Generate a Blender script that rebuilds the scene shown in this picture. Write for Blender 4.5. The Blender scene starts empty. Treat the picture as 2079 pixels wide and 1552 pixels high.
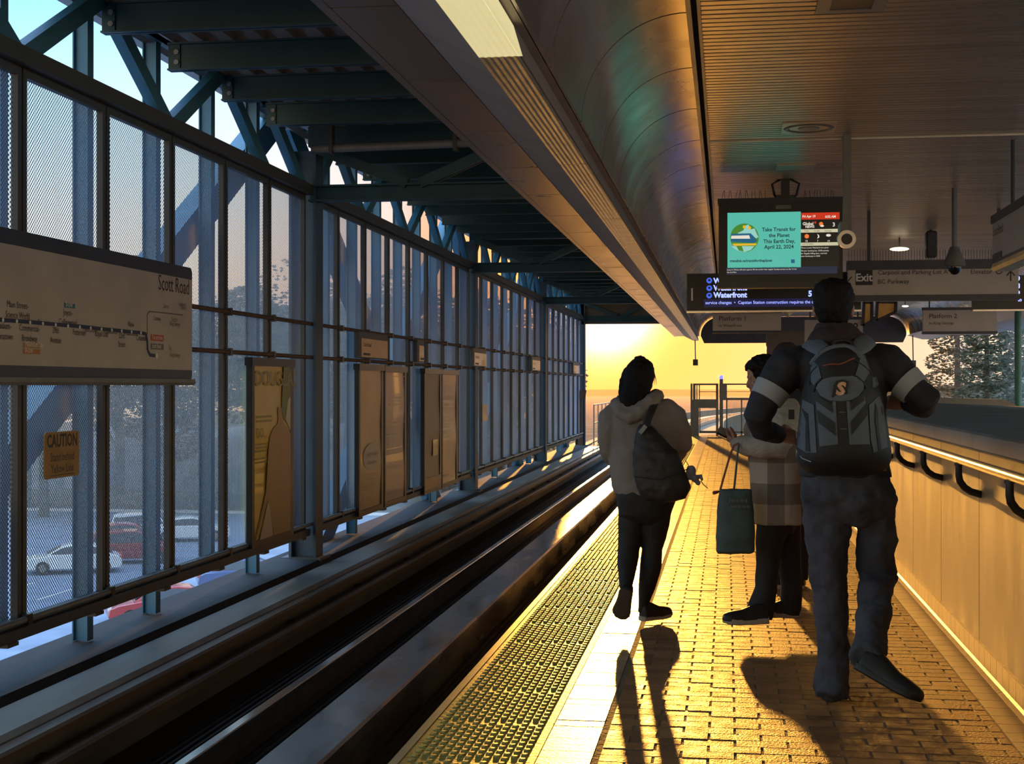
import bpy, bmesh, math, random
from mathutils import Vector, Matrix, noise
from mathutils.geometry import tessellate_polygon
R = random.Random(7)
SC = bpy.context.scene
COL = SC.collection

# ------------------------------------------------------------------ camera
FPX = 2884.0                       # focal length in pixels of the 2079x1552 frame
TH = math.atan((1475 - 1039.5) / FPX)
PH = math.atan((782 - 776) / FPX)
EYE = Vector((0, 0, 1.4))
cam = bpy.data.cameras.new('camera')
cam.sensor_width = 36.0
cam.lens = 36.0 * FPX / 2079
cam.clip_start = 0.05; cam.clip_end = 3000
cam_o = bpy.data.objects.new('camera', cam); COL.objects.link(cam_o)
cam_o.location = EYE
cam_o.rotation_euler = (math.pi / 2 + PH, 0, TH)
SC.camera = cam_o

# ------------------------------------------------------------------ light
SUN_AZ = math.radians(4.87)        # left of the track direction
SUN_EL = math.radians(3.38)
SUN_DIR = Vector((-math.sin(SUN_AZ) * math.cos(SUN_EL), math.cos(SUN_AZ) * math.cos(SUN_EL), math.sin(SUN_EL)))
sun = bpy.data.lights.new('sun', 'SUN')
sun.energy = 13.5
sun.color = (1.0, 0.35, 0.045)
sun.angle = math.radians(0.6)
sun_o = bpy.data.objects.new('sun', sun); COL.objects.link(sun_o)
sun_o.rotation_euler = (-SUN_DIR).to_track_quat('-Z', 'Y').to_euler()

W = bpy.data.worlds.new('morning_sky'); SC.world = W
W.use_nodes = True
nt = W.node_tree; nt.nodes.clear()
def wn(t, **k):
    n = nt.nodes.new(t)
    for a, b in k.items(): setattr(n, a, b)
    return n
def wl(a, b): nt.links.new(a, b)
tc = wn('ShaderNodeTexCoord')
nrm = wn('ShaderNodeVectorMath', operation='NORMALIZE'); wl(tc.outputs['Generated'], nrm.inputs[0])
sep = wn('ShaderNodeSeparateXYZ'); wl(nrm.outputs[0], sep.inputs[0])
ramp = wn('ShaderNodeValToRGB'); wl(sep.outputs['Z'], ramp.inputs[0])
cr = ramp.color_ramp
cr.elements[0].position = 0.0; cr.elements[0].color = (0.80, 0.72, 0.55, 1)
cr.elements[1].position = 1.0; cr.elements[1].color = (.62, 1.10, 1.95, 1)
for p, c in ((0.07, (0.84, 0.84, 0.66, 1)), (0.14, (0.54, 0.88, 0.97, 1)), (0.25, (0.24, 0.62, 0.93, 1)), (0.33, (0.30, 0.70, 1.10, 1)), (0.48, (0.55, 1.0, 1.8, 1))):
    e = cr.elements.new(p); e.color = c  # upper stops, above the visible sky, raised to add blue fill light
dot = wn('ShaderNodeVectorMath', operation='DOT_PRODUCT'); wl(nrm.outputs[0], dot.inputs[0]); dot.inputs[1].default_value = SUN_DIR
mx = wn('ShaderNodeMath', operation='MAXIMUM'); wl(dot.outputs['Value'], mx.inputs[0]); mx.inputs[1].default_value = 0
def glow(power, col, strength):
    p = wn('ShaderNodeMath', operation='POWER'); wl(mx.outputs[0], p.inputs[0]); p.inputs[1].default_value = power
    m = wn('ShaderNodeMix', data_type='RGBA'); m.blend_type = 'MIX'
    m.inputs[6].default_value = (0, 0, 0, 1); m.inputs[7].default_value = tuple(c * strength for c in col) + (1,)
    wl(p.outputs[0], m.inputs[0]); return m.outputs[2]
def add(a, b):
    m = wn('ShaderNodeMix', data_type='RGBA'); m.blend_type = 'ADD'; m.inputs[0].default_value = 1
    wl(a, m.inputs[6]); wl(b, m.inputs[7]); return m.outputs[2]
# sky away from the sun is brightened and warmed as added interior fill
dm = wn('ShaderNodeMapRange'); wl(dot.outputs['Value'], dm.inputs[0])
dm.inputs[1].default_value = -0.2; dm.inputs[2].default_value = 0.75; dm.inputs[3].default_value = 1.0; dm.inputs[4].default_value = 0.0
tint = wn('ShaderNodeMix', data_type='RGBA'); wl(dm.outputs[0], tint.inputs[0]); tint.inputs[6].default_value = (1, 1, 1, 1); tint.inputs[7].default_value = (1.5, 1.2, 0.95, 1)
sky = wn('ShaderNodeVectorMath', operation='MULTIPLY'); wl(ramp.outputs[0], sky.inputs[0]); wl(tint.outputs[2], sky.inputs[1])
pw = wn('ShaderNodeMath', operation='POWER'); wl(mx.outputs[0], pw.inputs[0]); pw.inputs[1].default_value = 28
warm = wn('ShaderNodeMix', data_type='RGBA'); wl(pw.outputs[0], warm.inputs[0]); wl(sky.outputs[0], warm.inputs[6]); warm.inputs[7].default_value = (.55, .175, .016, 1)
out = add(warm.outputs[2], glow(500, (1.0, 0.36, 0.03), .5))
out = add(out, glow(3000, (1.0, 0.85, 0.5), 6.0))
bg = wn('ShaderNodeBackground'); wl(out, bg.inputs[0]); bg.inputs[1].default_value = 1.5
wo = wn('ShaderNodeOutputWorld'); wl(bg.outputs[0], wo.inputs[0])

SC.view_settings.view_transform = 'Standard'
SC.view_settings.look = 'None'
SC.view_settings.gamma = 1.0
SC.view_settings.use_curve_mapping = False
SC.view_settings.exposure = 0.22
SC.cycles.use_denoising = True
SC.cycles.max_bounces = 8
SC.cycles.diffuse_bounces = 4
SC.cycles.glossy_bounces = 4
SC.cycles.transparent_max_bounces = 12
SC.cycles.sample_clamp_indirect = 6.0
SC.cycles.volume_bounces = 0

# ------------------------------------------------------------------ helpers
def ray(px, py):
    u = (px - 1039.5) / FPX; v = -(py - 776) / FPX
    d = Vector((u, math.cos(PH) - v * math.sin(PH), math.sin(PH) + v * math.cos(PH)))
    c, s = math.cos(TH), math.sin(TH)
    return Vector((c * d.x - s * d.y, s * d.x + c * d.y, d.z))
def P(px, py, X=None, Y=None, Z=None):
    d = ray(px, py)
    t = (X / d.x) if X is not None else (Y / d.y) if Y is not None else ((Z - EYE.z) / d.z)
    return EYE + d * t
def mpp(px, Y):                     # metres per pixel at depth Y
    return (P(px + 1, 700, Y=Y) - P(px, 700, Y=Y)).length

class G:
    def __init__(s): s.v = []; s.f = []
    def add(s, vs, fs):
        o = len(s.v); s.v += [tuple(v) for v in vs]; s.f += [tuple(i + o for i in f) for f in fs]
    def box(s, x0, x1, y0, y1, z0, z1, M=None):
        vs = [Vector((x, y, z)) for x in (x0, x1) for y in (y0, y1) for z in (z0, z1)]
        if M is not None: vs = [M @ v for v in vs]
        s.add(vs, [(0, 1, 3, 2), (4, 6, 7, 5), (0, 4, 5, 1), (2, 3, 7, 6), (0, 2, 6, 4), (1, 5, 7, 3)])
        return s
    def bar(s, a, b, w, h, up=Vector((0, 0, 1))):      # rectangular bar from a to b
        a = Vector(a); b = Vector(b); d = (b - a); L = d.length; d.normalize()
        r = d.cross(up); r.normalize(); u = r.cross(d)
        M = Matrix((( r.x, d.x, u.x, a.x), (r.y, d.y, u.y, a.y), (r.z, d.z, u.z, a.z), (0, 0, 0, 1)))
        return s.box(-w / 2, w / 2, 0, L, -h / 2, h / 2, M)
    def prism(s, prof, axis, a, b):                     # closed profile swept along an axis
        n = len(prof)
        if axis == 'Y': mk = lambda p, t: (p[0], t, p[1])
        elif axis == 'X': mk = lambda p, t: (t, p[0], p[1])
        else: mk = lambda p, t: (p[0], p[1], t)
        vs = [mk(p, a) for p in prof] + [mk(p, b) for p in prof]
        fs = [(i, (i + 1) % n, n + (i + 1) % n, n + i) for i in range(n)]
        tri = tessellate_polygon([[Vector((p[0], p[1], 0)) for p in prof]])
        fs += [tuple(t) for t in tri] + [tuple(n + i for i in reversed(t)) for t in tri]
        s.add(vs, fs); return s
    def rings(s, rs, cap=True):
        n = len(rs[0]); vs = [v for r in rs for v in r]; fs = []
        for k in range(len(rs) - 1):
            for i in range(n):
                j = (i + 1) % n
                fs.append((k * n + i, k * n + j, (k + 1) * n + j, (k + 1) * n + i))
        if cap:
            fs.append(tuple(range(n - 1, -1, -1))); fs.append(tuple(range((len(rs) - 1) * n, len(rs) * n)))
        s.add(vs, fs); return s
    def hloft(s, secs, n=22, ex=2.0):                   # horizontal sections: (x, y, z, rx, ry)
        rs = []
        for x, y, z, rx, ry in secs:
            r = []
            for i in range(n):
                t = 2 * math.pi * i / n
                c, q = math.cos(t), math.sin(t)
                r.append((x + rx * math.copysign(abs(c) ** (2 / ex), c), y + ry * math.copysign(abs(q) ** (2 / ex), q), z))
            rs.append(r)
        return s.rings(rs)
    def tube(s, pts, rad, n=10, flat=1.0, up=None, round_end=False):
        pts = [Vector(p) for p in pts]
        if not hasattr(rad, '__len__'): rad = [rad] * len(pts)
        rad = list(rad)
        if round_end:
            a, b = pts[0], pts[-1]; da = (pts[0] - pts[1]).normalized(); db = (pts[-1] - pts[-2]).normalized()
            pts = [a + da * rad[0] * .85, a + da * rad[0] * .5] + pts + [b + db * rad[-1] * .5, b + db * rad[-1] * .85]
            rad = [rad[0] * .5, rad[0] * .85] + rad + [rad[-1] * .85, rad[-1] * .5]
        rs = []; u = None
        for i, p in enumerate(pts):
            d = (pts[min(i + 1, len(pts) - 1)] - pts[max(i - 1, 0)]).normalized()
            if u is None:
                h = up if up is not None else (Vector((0, 0, 1)) if abs(d.z) < .9 else Vector((0, 1, 0)))
                u = (h - d * h.dot(d)).normalized()
            else: u = (u - d * u.dot(d)).normalized()
            w = d.cross(u)
            rs.append([p + (w * math.cos(2 * math.pi * k / n) + u * math.sin(2 * math.pi * k / n) * flat) * rad[i] for k in range(n)])
        return s.rings(rs)
    def ell(s, c, r, M=None, n=14, m=9):
        c = Vector(c); rs = []
        if not hasattr(r, '__len__'): r = (r, r, r)
        for k in range(m + 1):
            t = math.pi * (k + .02) / (m + .04) - math.pi / 2
            rs.append([Vector((r[0] * math.cos(t) * math.cos(2 * math.pi * i / n), r[1] * math.cos(t) * math.sin(2 * math.pi * i / n), r[2] * math.sin(t))) for i in range(n)])
        rs = [[c + (M @ v if M is not None else v) for v in q] for q in rs]
        return s.rings(rs)
    def cyl(s, a, b, r0, r1=None, n=12):
        return s.tube([a, b], [r0, r0 if r1 is None else r1], n)
    def patch(s, poly, depth, eps=0.003, thick=0.004, cuts=2):   # polygon of pixels laid on a surface y=depth(px,py)
        bm = bmesh.new()
        vs = [bm.verts.new((p[0], p[1], 0)) for p in poly]
        for t in tessellate_polygon([[Vector((p[0], p[1], 0)) for p in poly]]):
            try: bm.faces.new([vs[i] for i in t])
            except ValueError: pass
        if cuts: bmesh.ops.subdivide_edges(bm, edges=bm.edges[:], cuts=cuts, use_grid_fill=True)
        bm.verts.index_update()
        n = len(bm.verts)
        top = [P(v.co.x, v.co.y, Y=depth(v.co.x, v.co.y) - eps) for v in bm.verts]
        low = [P(v.co.x, v.co.y, Y=depth(v.co.x, v.co.y) - eps + thick) for v in bm.verts]
        fs = [tuple(v.index for v in f.verts) for f in bm.faces]
        fs2 = [tuple(n + i for i in reversed(f)) for f in fs]
        side = []
        for e in bm.edges:
            if len(e.link_faces) == 1:
                a, b = e.verts[0].index, e.verts[1].index; side.append((a, b, n + b, n + a))
        bm.free()
        s.add(top + low, fs + fs2 + side); return s
    def text(s, txt, origin, right, up, size, align='LEFT', depth=0.0015, sx=1.0, bold=0.0, shear=0.0):
        c = bpy.data.curves.new('t', 'FONT'); c.body = txt; c.size = size / 0.69; c.align_x = align
        c.resolution_u = 2; c.offset = bold; c.shear = shear
        o = bpy.data.objects.new('t', c)
        COL.objects.link(o)
        dg = bpy.context.evaluated_depsgraph_get()
        me = bpy.data.meshes.new_from_object(o.evaluated_get(dg))
        right = Vector(right).normalized(); up = Vector(up).normalized(); nn = right.cross(up); O = Vector(origin)
        vs = [O + right * v.co.x * sx + up * v.co.y + nn * depth for v in me.vertices]
        s.add(vs, [tuple(p.vertices) for p in me.polygons])
        bpy.data.objects.remove(o); bpy.data.curves.remove(c); bpy.data.meshes.remove(me)
        return s
    def mesh(s, name):
        me = bpy.data.meshes.new(name); me.from_pydata(s.v, [], s.f); me.update()
        bm = bmesh.new(); bm.from_mesh(me); bmesh.ops.recalc_face_normals(bm, faces=bm.faces[:]); bm.to_mesh(me); bm.free()
        return me
    def build(s, name, mat, parent=None, smooth=False, bevel=0, loc=None):
        me = s.mesh(name)
        if bevel:
            bm = bmesh.new(); bm.from_mesh(me)
            bmesh.ops.bevel(bm, geom=bm.edges[:], offset=bevel, segments=1, affect='EDGES', clamp_overlap=True)
            bm.to_mesh(me); bm.free()
        if smooth:
            for p in me.polygons: p.use_smooth = True
            me.set_sharp_from_angle(angle=math.radians(42))
        me.materials.append(mat)
        return place(name, me, parent)
    def skin(s, name, mat, parent=None, vox=0.01, it=3, wrinkle=0.0, wsize=0.12, sub=False):
        me = s.mesh(name); o = bpy.data.objects.new('tmp', me); COL.objects.link(o)
        m = o.modifiers.new('r', 'REMESH'); m.mode = 'VOXEL'; m.voxel_size = vox
        if it:
            m = o.modifiers.new('s', 'SMOOTH'); m.factor = .5; m.iterations = it
        if wrinkle:
            tx = bpy.data.textures.new('folds', 'CLOUDS'); tx.noise_scale = wsize; tx.noise_depth = 2
            m = o.modifiers.new('d', 'DISPLACE'); m.texture = tx; m.strength = wrinkle; m.mid_level = .5; m.texture_coords = 'GLOBAL'
        dg = bpy.context.evaluated_depsgraph_get()
        m2 = bpy.data.meshes.new_from_object(o.evaluated_get(dg))
        bpy.data.objects.remove(o); bpy.data.meshes.remove(me)
        m2.name = name
        for p in m2.polygons: p.use_smooth = True
        m2.materials.clear(); m2.materials.append(mat)
        return place(name, m2, parent)

def place(name, me, parent):
    o = bpy.data.objects.new(name, me); COL.objects.link(o)
    if parent is not None:
        o.parent = parent
        o.matrix_parent_inverse = parent_world(parent).inverted()
    return o
def parent_world(p):
    M = Matrix.LocRotScale(p.location, p.rotation_euler, p.scale)
    if p.parent: M = parent_world(p.parent) @ p.matrix_parent_inverse @ M
    return M
def tag(o, label, cat, group=None, kind=None):
    o['label'] = label; o['category'] = cat
    if group: o['group'] = group
    if kind: o['kind'] = kind
    return o
def thing(name, loc, label, cat, group=None, kind=None):
    o = bpy.data.objects.new(name, None); COL.objects.link(o); o.location = loc; o.empty_display_size = .1
    return tag(o, label, cat, group, kind)
def struct(g, name, mat, label, cat, **k):
    return tag(g.build(name, mat, **k), label, cat, kind='structure')
ORD = ['first', 'second', 'third', 'fourth', 'fifth', 'sixth', 'seventh', 'eighth', 'ninth', 'tenth', 'eleventh', 'twelfth', 'thirteenth', 'fourteenth', 'fifteenth', 'sixteenth', 'seventeenth', 'eighteenth', 'nineteenth', 'twentieth']
TENS = ['', '', 'twenty', 'thirty', 'forty']
def ordw(i):
    if i < 20: return ORD[i]
    t, u = divmod(i + 1, 10)
    return (TENS[t] + '-' + ORD[u - 1]) if u else {2: 'twentieth', 3: 'thirtieth', 4: 'fortieth'}[t]

# ------------------------------------------------------------------ materials
def srgb(r, g, b):
    f = lambda c: (c / 255 / 12.92) if c <= 10 else ((c / 255 + .055) / 1.055) ** 2.4
    return (f(r), f(g), f(b), 1)
def mat(name, col, rough=.6, metal=0.0, var=.15, scale=6.0, bump=0.0, bscale=40.0, stretch=(1, 1, 1), spec=.5, island=0.0, emit=None, coat=0.0, trans=0.0, rvar=0.0):
    m = bpy.data.materials.new(name); m.use_nodes = True
    t = m.node_tree; b = t.nodes['Principled BSDF']; L = t.links.new
    col = tuple(col) + ((1,) if len(col) == 3 else ())
    b.inputs['Roughness'].default_value = rough; b.inputs['Metallic'].default_value = metal
    b.inputs['Specular IOR Level'].default_value = spec
    b.inputs['Coat Weight'].default_value = coat
    if trans: b.inputs['Transmission Weight'].default_value = trans
    tcn = t.nodes.new('ShaderNodeTexCoord'); mp = t.nodes.new('ShaderNodeMapping'); mp.inputs['Scale'].default_value = stretch
    L(tcn.outputs['Object'], mp.inputs[0])
    nz = t.nodes.new('ShaderNodeTexNoise'); nz.inputs['Scale'].default_value = scale; nz.inputs['Detail'].default_value = 4
    L(mp.outputs[0], nz.inputs['Vector'])
    mr = t.nodes.new('ShaderNodeMapRange'); L(nz.outputs['Fac'], mr.inputs[0])
    mr.inputs[1].default_value = .3; mr.inputs[2].default_value = .7
    mr.inputs[3].default_value = 1 - var; mr.inputs[4].default_value = 1 + var
    sc = t.nodes.new('ShaderNodeVectorMath'); sc.operation = 'SCALE'; sc.inputs[0].default_value = col[:3]
    if island:
        ge = t.nodes.new('ShaderNodeNewGeometry')
        m2 = t.nodes.new('ShaderNodeMapRange'); L(ge.outputs['Random Per Island'], m2.inputs[0])
        m2.inputs[3].default_value = 1 - island; m2.inputs[4].default_value = 1 + island
        mu = t.nodes.new('ShaderNodeMath'); mu.operation = 'MULTIPLY'; L(mr.outputs[0], mu.inputs[0]); L(m2.outputs[0], mu.inputs[1])
        L(mu.outputs[0], sc.inputs['Scale'])
    else: L(mr.outputs[0], sc.inputs['Scale'])
    L(sc.outputs[0], b.inputs['Base Color'])
    if rvar:
        m3 = t.nodes.new('ShaderNodeMapRange'); L(nz.outputs['Fac'], m3.inputs[0]); m3.inputs[1].default_value = .3; m3.inputs[2].default_value = .7
        m3.inputs[3].default_value = max(.02, rough - rvar); m3.inputs[4].default_value = min(1, rough + rvar); L(m3.outputs[0], b.inputs['Roughness'])
    if bump:
        n2 = t.nodes.new('ShaderNodeTexNoise'); n2.inputs['Scale'].default_value = bscale; n2.inputs['Detail'].default_value = 3
        L(mp.outputs[0], n2.inputs['Vector'])
        bp = t.nodes.new('ShaderNodeBump'); bp.inputs['Strength'].default_value = bump; bp.inputs['Distance'].default_value = .01
        L(n2.outputs['Fac'], bp.inputs['Height']); L(bp.outputs[0], b.inputs['Normal'])
    if emit:
        b.inputs['Emission Color'].default_value = tuple(emit[0]) + (1,) if len(emit[0]) == 3 else emit[0]
        b.inputs['Emission Strength'].default_value = emit[1]
    return m
def emis(name, col, s):
    m = bpy.data.materials.new(name); m.use_nodes = True; t = m.node_tree; b = t.nodes['Principled BSDF']
    b.inputs['Base Color'].default_value = (.02, .02, .02, 1); b.inputs['Roughness'].default_value = .3
    b.inputs['Emission Color'].default_value = col; b.inputs['Emission Strength'].default_value = s
    return m

M = {}
M['brick'] = mat('brick_paver', (.28, .128, .046), .55, spec=.3, var=.25, scale=14, bump=.5, bscale=90, island=.3, rvar=.12)
M['mortar'] = mat('mortar', (.20, .125, .06), .9, bump=.5)
M['edgetile'] = mat('smooth_edge_tile', (.32, .215, .115), .36, var=.1, island=.12, bump=.15, bscale=60)
M['tactile'] = mat('tactile_paving', (.38, .28, .05), .5, var=.2, scale=10, bump=.2)
M['covetile'] = mat('quarry_tile', (.34, .21, .10), .35, var=.15, island=.12, bump=.15)
M['precast'] = mat('precast_panel', (.27, .19, .11), .42, var=.22, scale=5, stretch=(1, 1, .22), bump=.08, bscale=18, rvar=.1)
M['capgrey'] = mat('grey_capping', (.26, .25, .245), .8, var=.12, scale=3, spec=.15)
M['steelrail'] = mat('brushed_steel', (.62, .58, .52), .25, metal=1, var=.08, bump=.05, bscale=120, stretch=(1, .05, 1))
M['blackiron'] = mat('black_iron', (.015, .013, .012), .45)
M['concrete'] = mat('worn_concrete', (.26, .24, .21), .55, var=.35, scale=2.5, stretch=(1, .35, 1), bump=.2, bscale=22, rvar=.15)
M['viaduct'] = mat('viaduct_concrete', (.17, .135, .09), .9, var=.2, scale=.8, spec=.2)
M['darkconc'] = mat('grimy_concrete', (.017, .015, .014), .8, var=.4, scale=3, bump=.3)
M['trough'] = mat('oily_track_bed', (.035, .028, .022), .7, var=.4, scale=4, bump=.25)
M['aluminium'] = mat('reaction_plate', (.46, .44, .41), .27, metal=.85, var=.22, scale=3, stretch=(1, .25, 1), bump=.06, bscale=26, rvar=.13)
M['rail'] = mat('polished_rail', (.62, .58, .52), .2, metal=1, var=.05)
M['rust'] = mat('rusty_steel', (.10, .055, .03), .6, metal=.3, var=.35, scale=8)
M['powerrail'] = mat('power_rail_cover', (.16, .10, .055), .5, var=.25, scale=4, stretch=(1, .2, 1))
M['blue'] = mat('blue_steel', (.035, .14, .21), .45, var=.15, scale=4)
M['navy'] = mat('navy_column', (.022, .05, .075), .5, var=.15)
M['teal'] = mat('dark_teal_steel', (.007, .045, .052), .5, var=.15, scale=4)
M['frame'] = mat('bronze_frame', (.055, .048, .042), .5, var=.15)
M['deck'] = mat('galvanised_deck', (.30, .27, .24), .5, metal=.3, var=.15, scale=2)
M['soffit'] = mat('brushed_soffit', (.44, .36, .31), .34, metal=.75, var=.12, scale=2.5, bump=.05, bscale=5, rvar=.07)
M['soffit2'] = mat('painted_soffit', (.30, .25, .20), .5, metal=.2, var=.1, scale=3)
M['barrel'] = mat('barrel_vault_metal', (.44, .36, .29), .26, metal=.85, var=.1, scale=2.2, stretch=(1, 1, .4), bump=.08, bscale=4, rvar=.06)
M['slat'] = mat('ceiling_slat', (.46, .36, .26), .34, metal=.55, var=.12, scale=3, stretch=(.15, 2, 1), island=.12)
M['slatgap'] = mat('ceiling_void', (.02, .016, .012), .9)
M['lens'] = mat('ribbed_lens', (.48, .40, .24), .3, var=.25, scale=7, bump=.25, bscale=14)
M['lampon'] = mat('lit_lens', (.7, .65, .45), .4, emit=((1, .86, .42), .55), var=.2)
M['tube'] = emis('fluorescent_tube', (1, .9, .6, 1), 2.0)
M['signwhite'] = mat('sign_face', (.40, .36, .31), .42, var=.1, scale=3)
M['signdark'] = mat('sign_navy', (.03, .033, .05), .4)
M['ink'] = mat('black_ink', (.012, .012, .014), .5, var=0)
M['inkblue'] = mat('navy_ink', (.012, .02, .06), .5, var=0)
M['inkgrey'] = mat('grey_ink', (.13, .12, .11), .5, var=0)
M['white'] = mat('white_print', (.7, .68, .64), .5, var=.03)
M['red'] = mat('red_print', (.42, .08, .04), .5, var=.05)
M['orange'] = mat('orange_print', (.42, .16, .03), .5, var=.05)
M['tealprint'] = mat('teal_print', (.02, .14, .17), .5, var=.05)
M['cautiony'] = mat('caution_sign', (.36, .18, .045), .5, var=.15)
M['black'] = mat('black_plastic', (.012, .011, .010), .35)
M['darkgrey'] = mat('dark_grey_metal', (.05, .048, .045), .5)
M['midgrey'] = mat('mid_grey_metal', (.20, .19, .17), .45, metal=.2)
M['asphalt'] = mat('asphalt', (.23, .27, .35), 1.0, spec=.0, var=.15, scale=.6)
M['grass'] = mat('ground_cover', (.13, .10, .06), 1.0, spec=.0, var=.4, scale=.15)
M['bark'] = mat('bark', (.06, .045, .03), .9)
M['end'] = mat('brown_fascia', (.10, .075, .05), .5, var=.1)

def leafmat(name, col, tr):
    m = bpy.data.materials.new(name); m.use_nodes = True; t = m.node_tree; t.nodes.clear(); L = t.links.new
    ge = t.nodes.new('ShaderNodeNewGeometry'); r = t.nodes.new('ShaderNodeMapRange'); L(ge.outputs['Random Per Island'], r.inputs[0]); r.inputs[3].default_value = .5; r.inputs[4].default_value = 1.6
    s = t.nodes.new('ShaderNodeVectorMath'); s.operation = 'SCALE'; s.inputs[0].default_value = col; L(r.outputs[0], s.inputs['Scale'])
    s2 = t.nodes.new('ShaderNodeVectorMath'); s2.operation = 'SCALE'; s2.inputs[0].default_value = tr; L(r.outputs[0], s2.inputs['Scale'])
    d = t.nodes.new('ShaderNodeBsdfDiffuse'); L(s.outputs[0], d.inputs[0]); tl = t.nodes.new('ShaderNodeBsdfTranslucent'); L(s2.outputs[0], tl.inputs[0])
    mi = t.nodes.new('ShaderNodeMixShader'); mi.inputs[0].default_value = .4; L(d.outputs[0], mi.inputs[1]); L(tl.outputs[0], mi.inputs[2])
    o = t.nodes.new('ShaderNodeOutputMaterial'); L(mi.outputs[0], o.inputs[0]); return m
M['leaf'] = leafmat('autumn_leaves', (.13, .12, .08), (.10, .07, .035))
M['conifer'] = leafmat('conifer_needles', (.10, .12, .085), (.010, .014, .006))

# perforated sheet: round staggered holes with the sheet's own thickness, so it closes up at a glancing view
def meshmat():
    m = bpy.data.materials.new('perforated_sheet'); m.use_nodes = True; t = m.node_tree; L = t.links.new
    b = t.nodes['Principled BSDF']; b.inputs['Base Color'].default_value = (.42, .58, .92, 1); b.inputs['Roughness'].default_value = .5; b.inputs['Metallic'].default_value = .1
    ge = t.nodes.new('ShaderNodeNewGeometry')
    def mth(op, a, b2=None):
        n = t.nodes.new('ShaderNodeMath'); n.operation = op
        for i, v in enumerate((a, b2)):
            if v is None: continue
            if isinstance(v, (int, float)): n.inputs[i].default_value = v
            else: L(v, n.inputs[i])
        return n.outputs[0]
    sp = t.nodes.new('ShaderNodeSeparateXYZ'); L(ge.outputs['Position'], sp.inputs[0])
    si = t.nodes.new('ShaderNodeSeparateXYZ'); L(ge.outputs['Incoming'], si.inputs[0])
    ax = mth('MAXIMUM', mth('ABSOLUTE', si.outputs['X']), .02)
    p, th, r = .032, .0016, .0098
    def hole(y, z):
        a = mth('SUBTRACT', mth('FRACT', mth('DIVIDE', y, p)), .5); c = mth('SUBTRACT', mth('FRACT', mth('DIVIDE', z, p)), .5)
        a2 = mth('SUBTRACT', mth('FRACT', mth('ADD', mth('DIVIDE', y, p), .5)), .5); c2 = mth('SUBTRACT', mth('FRACT', mth('ADD', mth('DIVIDE', z, p), .5)), .5)
        d1 = mth('ADD', mth('MULTIPLY', a, a), mth('MULTIPLY', c, c)); d2 = mth('ADD', mth('MULTIPLY', a2, a2), mth('MULTIPLY', c2, c2))
        return mth('LESS_THAN', mth('MINIMUM', d1, d2), (r / p) ** 2)
    h1 = hole(sp.outputs['Y'], sp.outputs['Z'])
    oy = mth('MULTIPLY', mth('DIVIDE', si.outputs['Y'], ax), th); oz = mth('MULTIPLY', mth('DIVIDE', si.outputs['Z'], ax), th)
    h2 = hole(mth('SUBTRACT', sp.outputs['Y'], oy), mth('SUBTRACT', sp.outputs['Z'], oz))
    h = mth('MULTIPLY', h1, h2)
    tr = t.nodes.new('ShaderNodeBsdfTransparent'); mi = t.nodes.new('ShaderNodeMixShader')
    L(h, mi.inputs[0]); L(b.outputs[0], mi.inputs[1]); L(tr.outputs[0], mi.inputs[2])
    L(mi.outputs[0], t.nodes['Material Output'].inputs[0])
    return m
M['mesh'] = meshmat()

# ------------------------------------------------------------------ platform
XE, XR = -1.2, 1.25                 # platform edge, right wall face
YE = 40.6                           # far end of the paved platform
g = G(); g.box(-1.17, 6.6, -26, YE, -.35, -.0014)
g.box(-1.05, 6.6, -26, YE, -1.1, -.35)
struct(g, 'platform_slab', M['mortar'], 'concrete slab of the station platform under the pavers', 'platform')
g = G(); y = 4.2; row = 0
while y < YE - .1:
    off = (0 if row % 2 else .102)
    x = -.475 - off
    while x < 1.10:
        a, b2 = max(x, -.475), min(x + .2, 1.10)
        if b2 - a > .03:
            dz = R.uniform(-.0003, .0016); tl = R.uniform(-.0015, .0015); t2 = R.uniform(-.0012, .0012); e = .004; jy = R.uniform(-.003, .003)
            z = dz
            vs = []
            for (xx, yy, zz, hi) in [(a + e, y + e + jy, z, 1), (b2 - e, y + e + jy, z, 1), (b2 - e, y + .093 + jy, z, 1), (a + e, y + .093 + jy, z, 1)]:
                vs.append((xx, yy, zz + (xx - x - .1) * tl * 5 * .2 + (yy - y - .05) * t2 * 3))
            lo = [(a, y + jy, z - .012), (b2, y + jy, z - .012), (b2, y + .097 + jy, z - .012), (a, y + .097 + jy, z - .012)]
            g.add(vs + lo, [(0, 1, 2, 3), (0, 4, 5, 1), (1, 5, 6, 2), (2, 6, 7, 3), (3, 7, 4, 0)])
        x += .2038
    y += .0975; row += 1
struct(g, 'floor', M['brick'], 'brick paved platform floor laid in running bond', 'floor')
g = G(); y = 4.2; k = 0
while y < YE - .1:
    dz = R.uniform(-.0008, .0008)
    g.box(-.70, -.50, y + .002, y + .097, -.012, .001 + dz); y += .1
struct(g, 'trim_1', M['edgetile'], 'band of smooth edge tiles beside the tactile strip', 'tile band')
g = G(); y = 4.0; k = 0
while y < YE:
    g.box(-1.2, -.705, y + .003, y + .607, -.02, .0); y += .61
p = .0678; y = 4.0; row = 0
while y < 34:
    off = 0 if row % 2 else p / 2
    ym = (y - 4.0) % .61
    if .012 < ym < .598:
        x = -1.16 + off
        while x < -.72:
            n = 8 if y < 13 else 5
            b0 = [(x + .016 * math.cos(2 * math.pi * i / n), y + .016 * math.sin(2 * math.pi * i / n), 0) for i in range(n)]
            t0 = [(x + .0105 * math.cos(2 * math.pi * i / n), y + .0105 * math.sin(2 * math.pi * i / n), .0055) for i in range(n)]
            g.add(b0 + t0, [(i, (i + 1) % n, n + (i + 1) % n, n + i) for i in range(n)] + [tuple(range(n, 2 * n))])
            x += p
    y += p / 2; row += 1
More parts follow.
